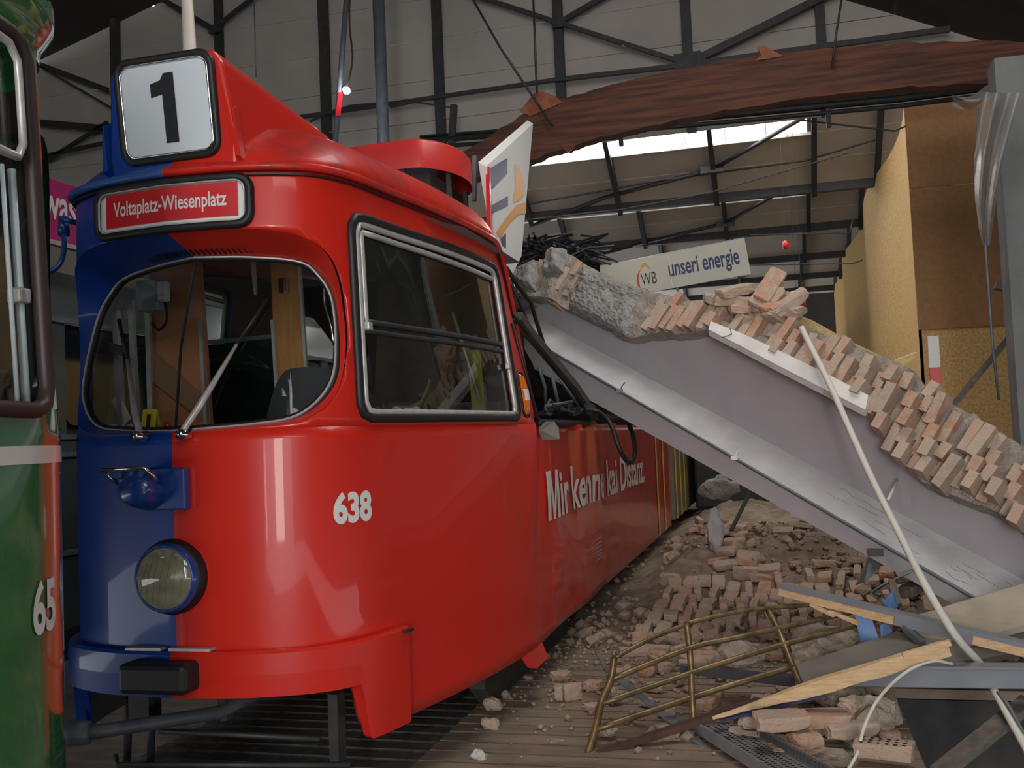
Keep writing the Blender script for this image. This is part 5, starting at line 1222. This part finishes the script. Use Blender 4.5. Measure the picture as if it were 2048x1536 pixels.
# wood, boards and metal around it
def plankmesh(P0, P1, w, h, seed=0, rag=.0, n=24, mat=None, upv=(0, 0, 1)):
    """a long board with ragged ends and edges"""
    a = Vector(P0); b = Vector(P1); t = (b - a); L = t.length; t.normalize(); x = t.cross(Vector(upv)).normalized(); z = x.cross(t); m = MB(); vs = []
    for i in range(n + 1):
        s = i / n; c = a.lerp(b, s); tap = 1 - rag * (1 - sm(s, 0, .5))
        for u_, v_ in ((-1, -1), (1, -1), (1, 1), (-1, 1)):
            j = .10 * noise((s * 9 + seed, u_ * 3, v_ * 3)) * (rag > 0)
            vs.append(c + x * (u_ * w / 2 * (tap + j)) + z * (v_ * h / 2 * (tap + j * 2)))
    fs = [(i * 4 + k, i * 4 + (k + 1) % 4, i * 4 + 4 + (k + 1) % 4, i * 4 + 4 + k) for i in range(n) for k in range(4)] + [(3, 2, 1, 0), (n * 4, n * 4 + 1, n * 4 + 2, n * 4 + 3)]
    return m.add(vs, fs)
t = thing('splintered_plank', 'freshly splintered pale wooden plank lying across the railing', 'plank', at(1660, 1370, 5.35)); q = Part(t)
m = plankmesh(at(1425, 1436, 5.42), at(1895, 1296, 5.32), .06, .075, 1, .8); q(m, 'plank', M_SPLINT)
m = plankmesh(at(1440, 1441, 5.43), at(1650, 1388, 5.38), .05, .018, 2, .3); q(m, 'painted_underside', mk('navy_paint', (.02, .025, .08), rough=.6), 'dark blue painted underside')
m = plankmesh(at(1805, 1310, 5.30), at(1900, 1285, 5.28), .03, .03, 3, .2); q(m, 'splinter', M_SPLINT)
t = thing('capped_beam', 'long wooden rail with a grey metal cap running right across the debris', 'rail', at(1800, 1240, 5.7)); q = Part(t)
P0, P1 = at(1562, 1176, 6.3), at(2120, 1312, 5.2)
m = plankmesh(P0 - Vector((0, 0, .02)), P1 - Vector((0, 0, .02)), .07, .05, 4, .12); q(m, 'timber', M_SPLINT)
m = plankmesh(P0 + Vector((0, 0, .018)), P1 + Vector((0, 0, .018)), .09, .022, 0, 0, 6); m.bar((P0 * .55 + P1 * .45) - Vector((0, .05, .015)), (P0 * .28 + P1 * .72) - Vector((0, .05, .015)), .012, .06); q(m, 'metal_cap', M_TRUNK)
for s0, s1, dy in ((.12, .22, .05), (.2, .31, .06)):
    m = plankmesh(P0.lerp(P1, s0) - Vector((0, .05, dy)), P0.lerp(P1, s1) - Vector((0, .05, dy + .03)), .03, .02, 5, .4); q(m, 'splinter', M_SPLINT)
def sheet(px_, Ds, th, name, mat, lab, cat, dv=(0, .02, -1)):
    a = [at(x, y, d) for (x, y), d in zip(px_, Ds)]; b = [p + Vector(dv).normalized() * th for p in a]
    m = MB(); m.hexa(a, b); return one(m, name, mat, lab, cat)
sheet([(1592, 1330), (1795, 1262), (1842, 1290), (1608, 1370)], [5.75, 5.85, 5.6, 5.5], .03, 'grey_board', M_PANEL, 'flat grey board lying behind the splintered plank', 'board')
sheet([(1800, 1238), (1862, 1222), (1915, 1204), (2050, 1166), (2200, 1140), (2200, 1230), (2048, 1250), (1925, 1284), (1850, 1275)], [5.95, 5.95, 5.95, 5.8, 5.4, 5.3, 5.6, 5.72, 5.8], .035, 'dusty_sheet', M_SLAB, 'dusty beige sheet propped under the end of the grey beam', 'sheet')
sheet([(1850, 1300), (1925, 1276), (1977, 1268), (2060, 1255), (2060, 1300), (1958, 1318), (1840, 1330)], [5.75, 5.75, 5.75, 5.7, 5.6, 5.65, 5.7], .03, 'dark_board', M_PANEL, 'dark grey board under the dusty beige sheet', 'board')
t = thing('cable_trunking', 'straight grey aluminium trunking across the lower right over the pit', 'trunking', at(1850, 1350, 5.2)); q = Part(t)
m = MB(); m.bar(at(1640, 1350, 5.8), at(2200, 1354, 5.0), .10, .11); q(m, 'channel', M_TRUNK, bevel=.006)
m = MB(); m.bar(at(1640, 1330, 5.78), at(2200, 1333, 4.98), .115, .012); q(m, 'lid', M_TRUNK)
t = thing('cable_tray', 'perforated grey metal cable tray lying on the boards at the bottom', 'cable tray', at(1520, 1500, 5.2)); q = Part(t)
ta, tb_ = atZ(1425, 1452, .03), atZ(1650, 1590, .03); ta.z = .03; tb_.z = .03
tdir = (tb_ - ta).normalized(); tx = tdir.cross(Vector((0, 0, 1))).normalized()
M_TRAY = mk('galvanised', (.30, .31, .31), (.24, .25, .25), 9, .45, .3)
m = MB(); m.bar(ta, tb_, .26, .008); q(m, 'tray_floor', M_TRAY)
for sg in (-1, 1):
    m = MB(); m.bar(ta + tx * sg * .135 + Vector((0, 0, .03)), tb_ + tx * sg * .135 + Vector((0, 0, .03)), .008, .065); w_ = q(m, 'side_wall', M_TRAY)
    m = MB()
    for i in range(34): m.box(ta.lerp(tb_, (i + .5) / 34) + tx * sg * .130 + Vector((0, 0, .032)), (.011, .013, .03))
    q(m, 'slots', M_BLK, under=w_)
m = MB()
for i in range(40):
    for j in range(7):
        m.box(ta.lerp(tb_, (i + .5) / 40) + tx * (j - 3) * .032 + Vector((0, 0, .005)), (.017, .008, .003), Matrix.Rotation(math.atan2(tx.y, tx.x), 3, 'Z'))
q(m, 'perforations', M_BLK)
m = MB(); a = at(1236, 1357, 6.0); b = at(1412, 1496, 5.4); a.z = max(a.z, .03); m.bar(a, b, .055, .01); one(m, 'flat_bar', M_GREYSTEEL, 'flat grey metal strip lying slantwise under the railing', 'metal bar')
m = MB(); m.bar(at(1360, 1330, 6.25), at(1590, 1356, 6.0), .07, .012); m.bar(at(1360, 1338, 6.23), at(1590, 1366, 5.98), .012, .05); one(m, 'angle_bar', mk('dark_angle', (.07, .068, .075), rough=.5, metal=.3), 'dark angle section lying behind the railing bars', 'metal bar')
m = MB(); m.bar(at(1193, 1302, 6.6), at(1216, 1345, 6.35), .025, .01); one(m, 'metal_strip', M_OLDW, 'short dark strip on the boards left of the railing', 'metal strip')
m = MB(); m.bar(at(1500, 985, 9.5), at(1462, 1062, 9.3), .04, .012); one(m, 'metal_strip', M_STEEL, 'dark strip sticking out of the heap below the fallen beam', 'metal strip')
sheet([(1708, 1225), (1737, 1218), (1757, 1275), (1722, 1285)], [6.1, 6.1, 5.95, 5.95], .015, 'enamel_plate', M_BLUEB, 'blue plate fragment with a ragged white edge behind the railing', 'plate')
sheet([(1760, 1250), (1770, 1246), (1785, 1262), (1762, 1276)], [6.05, 6.05, 5.95, 5.95], .012, 'enamel_plate', M_BLUEB, 'small blue plate fragment right of the larger blue one', 'plate')
sheet([(1765, 1205), (1785, 1180), (1796, 1206), (1790, 1222)], [6.2, 6.2, 6.1, 6.1], .012, 'enamel_plate', M_BLUEB, 'blue fragment stuck under the bent sheet bracket', 'plate')
sheet([(1712, 1167), (1738, 1112), (1772, 1110), (1755, 1140), (1730, 1160)], [6.6, 6.6, 6.6, 6.5, 6.5], .012, 'metal_bracket', mk('green_zinc', (.16, .20, .19), (.11, .14, .13), 20, .5, .4), 'greenish bent metal bracket hanging below the beam', 'bracket')
t = thing('bent_sheet', 'bent grey sheet metal strip curling up from the debris', 'sheet metal', at(1770, 1200, 6.2)); q = Part(t)
m = MB(); P = cr([at(1752, 1198, 6.2), at(1740, 1186, 6.25), at(1760, 1170, 6.3), at(1790, 1156, 6.3), at(1824, 1140, 6.3)], 5)
m.add(P + [p + Vector((.03, .14, -.02)) for p in P], [(i, i + 1, len(P) + i + 1, len(P) + i) for i in range(len(P) - 1)]); o = q(m, 'strip', M_GREYSTEEL); sd = o.modifiers.new('s', 'SOLIDIFY'); sd.thickness = .01
m = plankmesh(at(1783, 1160, 6.28), at(1795, 1210, 6.15), .05, .03, 6, .3); q(m, 'wood_stub', M_OLDW)
m = plankmesh(at(1800, 1190, 6.4), at(1838, 1170, 6.5), .10, .06, 6, .3); one(m, 'timber_stub', M_OLDW, 'short weathered timber stub in the dark under the beam end', 'timber')
m = plankmesh(at(1790, 1235, 5.8), at(1845, 1288, 5.6), .04, .035, 8, .3); one(m, 'torn_pipe', M_GREYSTEEL, 'torn grey tube lying on the beige sheet by the splintered plank', 'pipe')
m = plankmesh(at(1880, 1545, 4.75), at(2060, 1400, 5.3), .10, .04, 9, .05); one(m, 'plank', M_OLDW, 'weathered grey plank rising out of the pit at the lower right corner', 'plank')
m = plankmesh(at(1905, 812, 10.6), at(2046, 640, 10.4), .17, .06, 9, .0); one(m, 'plank', M_OLDW, 'dark weathered plank leaning against the concrete column on the right', 'plank')
m = plankmesh(at(1960, 470, 10.6), at(2050, 640, 10.4), .10, .05, 9, .0) if False else plankmesh(at(1990, 572, 10.5), at(2050, 585, 10.4), .2, .06, 9, .0); one(m, 'board_end', M_OLDW, 'dark board end fixed to the concrete column above the leaning plank', 'board')
# white flexible conduit across the fallen wall
m = MB(); P = [(1603, 655, 7.0), (1620, 690, 6.9), (1660, 770, 6.6), (1700, 860, 6.35), (1745, 960, 6.1), (1800, 1070, 5.85), (1850, 1170, 5.45), (1910, 1270, 5.35), (1962, 1330, 5.46), (1980, 1368, 5.36), (2000, 1400, 5.12), (2060, 1510, 4.8)]
m.tube(cr([at(*p) for p in P], 6), .021, 10); one(m, 'conduit', M_ROPE, 'long cream conduit slanting down across the fallen wall to the lower right corner', 'conduit')
m = MB(); m.tube(cr([at(*p) for p in [(1996, 1385, 5.15), (2022, 1420, 5.0), (2085, 1540, 4.75)]], 5), .010, 8); one(m, 'conduit', M_GREYSTEEL, 'thin grey conduit beside the cream one below the trunking', 'conduit')
m = MB(); m.tube([at(1798, 952, 6.75), at(1776, 1000, 6.45)], .010, 6); one(m, 'cable_stub', M_ROPE, 'short cream cable stub sticking out of the grey plastered face', 'cable')
m = MB(); m.tube(cr([at(*p) for p in [(1690, 1550, 4.9), (1715, 1505, 4.95), (1728, 1455, 5.0), (1752, 1405, 5.02), (1790, 1362, 5.2), (1830, 1334, 5.27), (1870, 1322, 5.3), (1905, 1328, 5.35)]], 6), .0085, 8); one(m, 'cable', M_ROPE, 'thin white cable curving down over the trunking to the bottom', 'cable')

# ---------------------------------------------------------- right side: column, plastic sheet, marker post
m = MB(); cx0 = atY(1990, 500, 9.6).x; m.box((cx0 + .9, 9.75, 2.45), (1.6, .3, 4.9)); one(m, 'concrete_column', M_CONCOL, 'grey concrete column at the right edge', 'column')
m = MB()
PL = [(1935, 190), (1990, 175), (2040, 190), (2010, 300), (1985, 420), (1972, 492), (1958, 470), (1948, 400), (1946, 320), (1952, 240)]
def plf(a, b):
    y = 185 + 305 * b; xl_ = float(np.interp(y, [185, 240, 320, 400, 470, 492], [1962, 1956, 1948, 1950, 1960, 1966])); xr_ = float(np.interp(y, [185, 300, 420, 492], [2040, 2012, 1990, 1980]))
    return atY(xl_ + (xr_ - xl_) * a, y, 9.35 + .08 * math.sin(a * 11 + b * 3) + .05 * noise((a * 3, b * 5, 1)))
m.grid(plf, 20, 24)
def plastic():
    mt = glassy('plastic_film', (.78, .78, .77), rough=.35); nt = mt.node_tree; d = nt.nodes.new('ShaderNodeBsdfDiffuse'); d.inputs[0].default_value = (.38, .38, .37, 1)
    ad = nt.nodes.new('ShaderNodeMixShader'); ad.inputs[0].default_value = .30; o = [n for n in nt.nodes if n.type == 'OUTPUT_MATERIAL'][0]; s = o.inputs[0].links[0].from_socket
    nt.links.new(s, ad.inputs[1]); nt.links.new(d.outputs[0], ad.inputs[2]); nt.links.new(ad.outputs[0], o.inputs[0]); return mt
M_FILM = plastic()
one(m, 'plastic_sheet', M_FILM, 'clear plastic sheet hanging beside the concrete column', 'plastic sheet')
m = MB(); m.grid(lambda a, b: atY(1905 + 145 * a, 215 - 60 * a * .6 - 26 * b + 12 * math.sin(a * 7), 10.2 + .1 * math.sin(a * 9 + b * 4)), 20, 8); one(m, 'plastic_sheet', M_FILM, 'crumpled plastic sheet bundled under the end of the brown arch', 'plastic sheet')
m = MB(); m.tube([atY(1955, 215, 9.8), atY(1965, 400, 9.8), atY(1985, 690, 9.8), atY(1998, 800, 9.8)], .012, 6); one(m, 'cord', M_GREYSTEEL, 'thin cord hanging beside the plastic sheet', 'cord')
t = thing('marker_post', 'red and white striped marker post behind the broken brickwork', 'post', atZ(1870, 800, 1.2)); 
pq = at(1870, 740, 11.0); t.location = (pq.x, pq.y, 0); q = Part(t)
z_a, z_b, z_c = at(1880, 850, 11).z, at(1868, 735, 11).z, at(1862, 672, 11).z
m = MB(); m.box((pq.x, pq.y, z_a / 2 + z_b / 2), (.11, .04, z_b - z_a)); q(m, 'red_band', M_SIGNRED)
m = MB(); m.box((pq.x, pq.y, z_b / 2 + z_c / 2), (.11, .04, z_c - z_b)); q(m, 'white_band', M_PAPER)
m = MB(); m.box((pq.x, pq.y, z_a / 2), (.11, .04, z_a)); q(m, 'lower_band', M_PAPER)
# overhead wires by the hoarding
for k, (pts, lab) in enumerate((([(1600, 1 * 240), (1790, 262), (1812, 252)], 'thin wire tied to the top corner of the OSB hoarding'), ([(1500, 470), (1700, 465), (1705, 440)], 'thin overhead wire below the second skylight'), ([(1490, 530), (1705, 527), (1725, 520)], 'thin reddish overhead wire at the white sign end'), ([(1050, 440), (1250, 418), (1420, 385), (1700, 305)], 'dark wire strung along under the upper skylight'))):
    m = MB(); m.tube([atY(x, y, 13.2 if k == 0 else 17.0) for x, y in pts], .012, 5); one(m, 'overhead_wire', M_STEEL, lab, 'wire')
# tangle of black netting behind the broken wall
m = MB(); random.seed(8)
for i in range(90):
    p = atY(random.uniform(1045, 1185), random.uniform(480, 530), 10.6 + random.uniform(-.2, .5)); d = Vector((random.uniform(-.5, .5), random.uniform(-.3, .3), random.uniform(-.22, .2)))
    m.tube([p - d * .6, p + Vector((0, 0, .05)), p + d * .6], .012, 5)
m.grid(lambda a, b: atY(1040 + 160 * a, 476 + 45 * a + 60 * b + 8 * noise((a * 8, b * 4, 0)), 11.0 + .2 * noise((a * 5, b * 5, 2))), 20, 8)
one(m, 'netting_tangle', M_BLK, 'tangle of black netting behind the top end of the broken wall', 'netting', kind='stuff')
# things on the dashboard of the red tram
t = thing('evidence_marker', 'yellow evidence marker with number 1 on the dashboard behind the windscreen', 'marker', atY(300, 850, 4.5)); 
mp = atY(301, 862, 4.45); t.location = (mp.x, mp.y, 1.79); q = Part(t)
m = MB(); m.hexa([(mp.x - .045, mp.y - .03, 1.79), (mp.x + .045, mp.y - .03, 1.79), (mp.x + .04, mp.y, 1.925), (mp.x - .04, mp.y, 1.925)], [(mp.x - .045, mp.y - .027, 1.79), (mp.x + .045, mp.y - .027, 1.79), (mp.x + .04, mp.y + .003, 1.925), (mp.x - .04, mp.y + .003, 1.925)])
m.hexa([(mp.x - .045, mp.y + .04, 1.79), (mp.x + .045, mp.y + .04, 1.79), (mp.x + .04, mp.y + .003, 1.925), (mp.x - .04, mp.y + .003, 1.925)], [(mp.x - .045, mp.y + .043, 1.79), (mp.x + .045, mp.y + .043, 1.79), (mp.x + .04, mp.y + .006, 1.925), (mp.x - .04, mp.y + .006, 1.925)]); q(m, 'tent_card', M_YEL)
m = MB(); text_on(m, '1', .024, .075, lambda a, b: (mp.x - .012 + a, mp.y - .033 + (b + .035) * .22, 1.825 + b), .01); q(m, 'digit', M_BLK)
m = MB(); a = atY(258, 868, 4.42); m.box((a.x, a.y, 1.815), (.16, .08, .05), Matrix.Rotation(.2, 3, 'Z')); one(m, 'paper_pad', M_PAPER, 'white pad lying on the dashboard left of the yellow marker', 'paper')
m = MB(); a = atY(335, 858, 4.45); m.lathe([(.001, -.02), (.016, -.015), (.018, .0), (.012, .015), (.001, .018)], (a.x, a.y, 1.84), (0, 0, 1), 12); m.tube([(a.x - .08, a.y - .02, 1.80), (a.x, a.y, 1.83)], .008, 6); one(m, 'red_knob', M_SIGNRED, 'small red handle on the dashboard right of the yellow marker', 'handle')
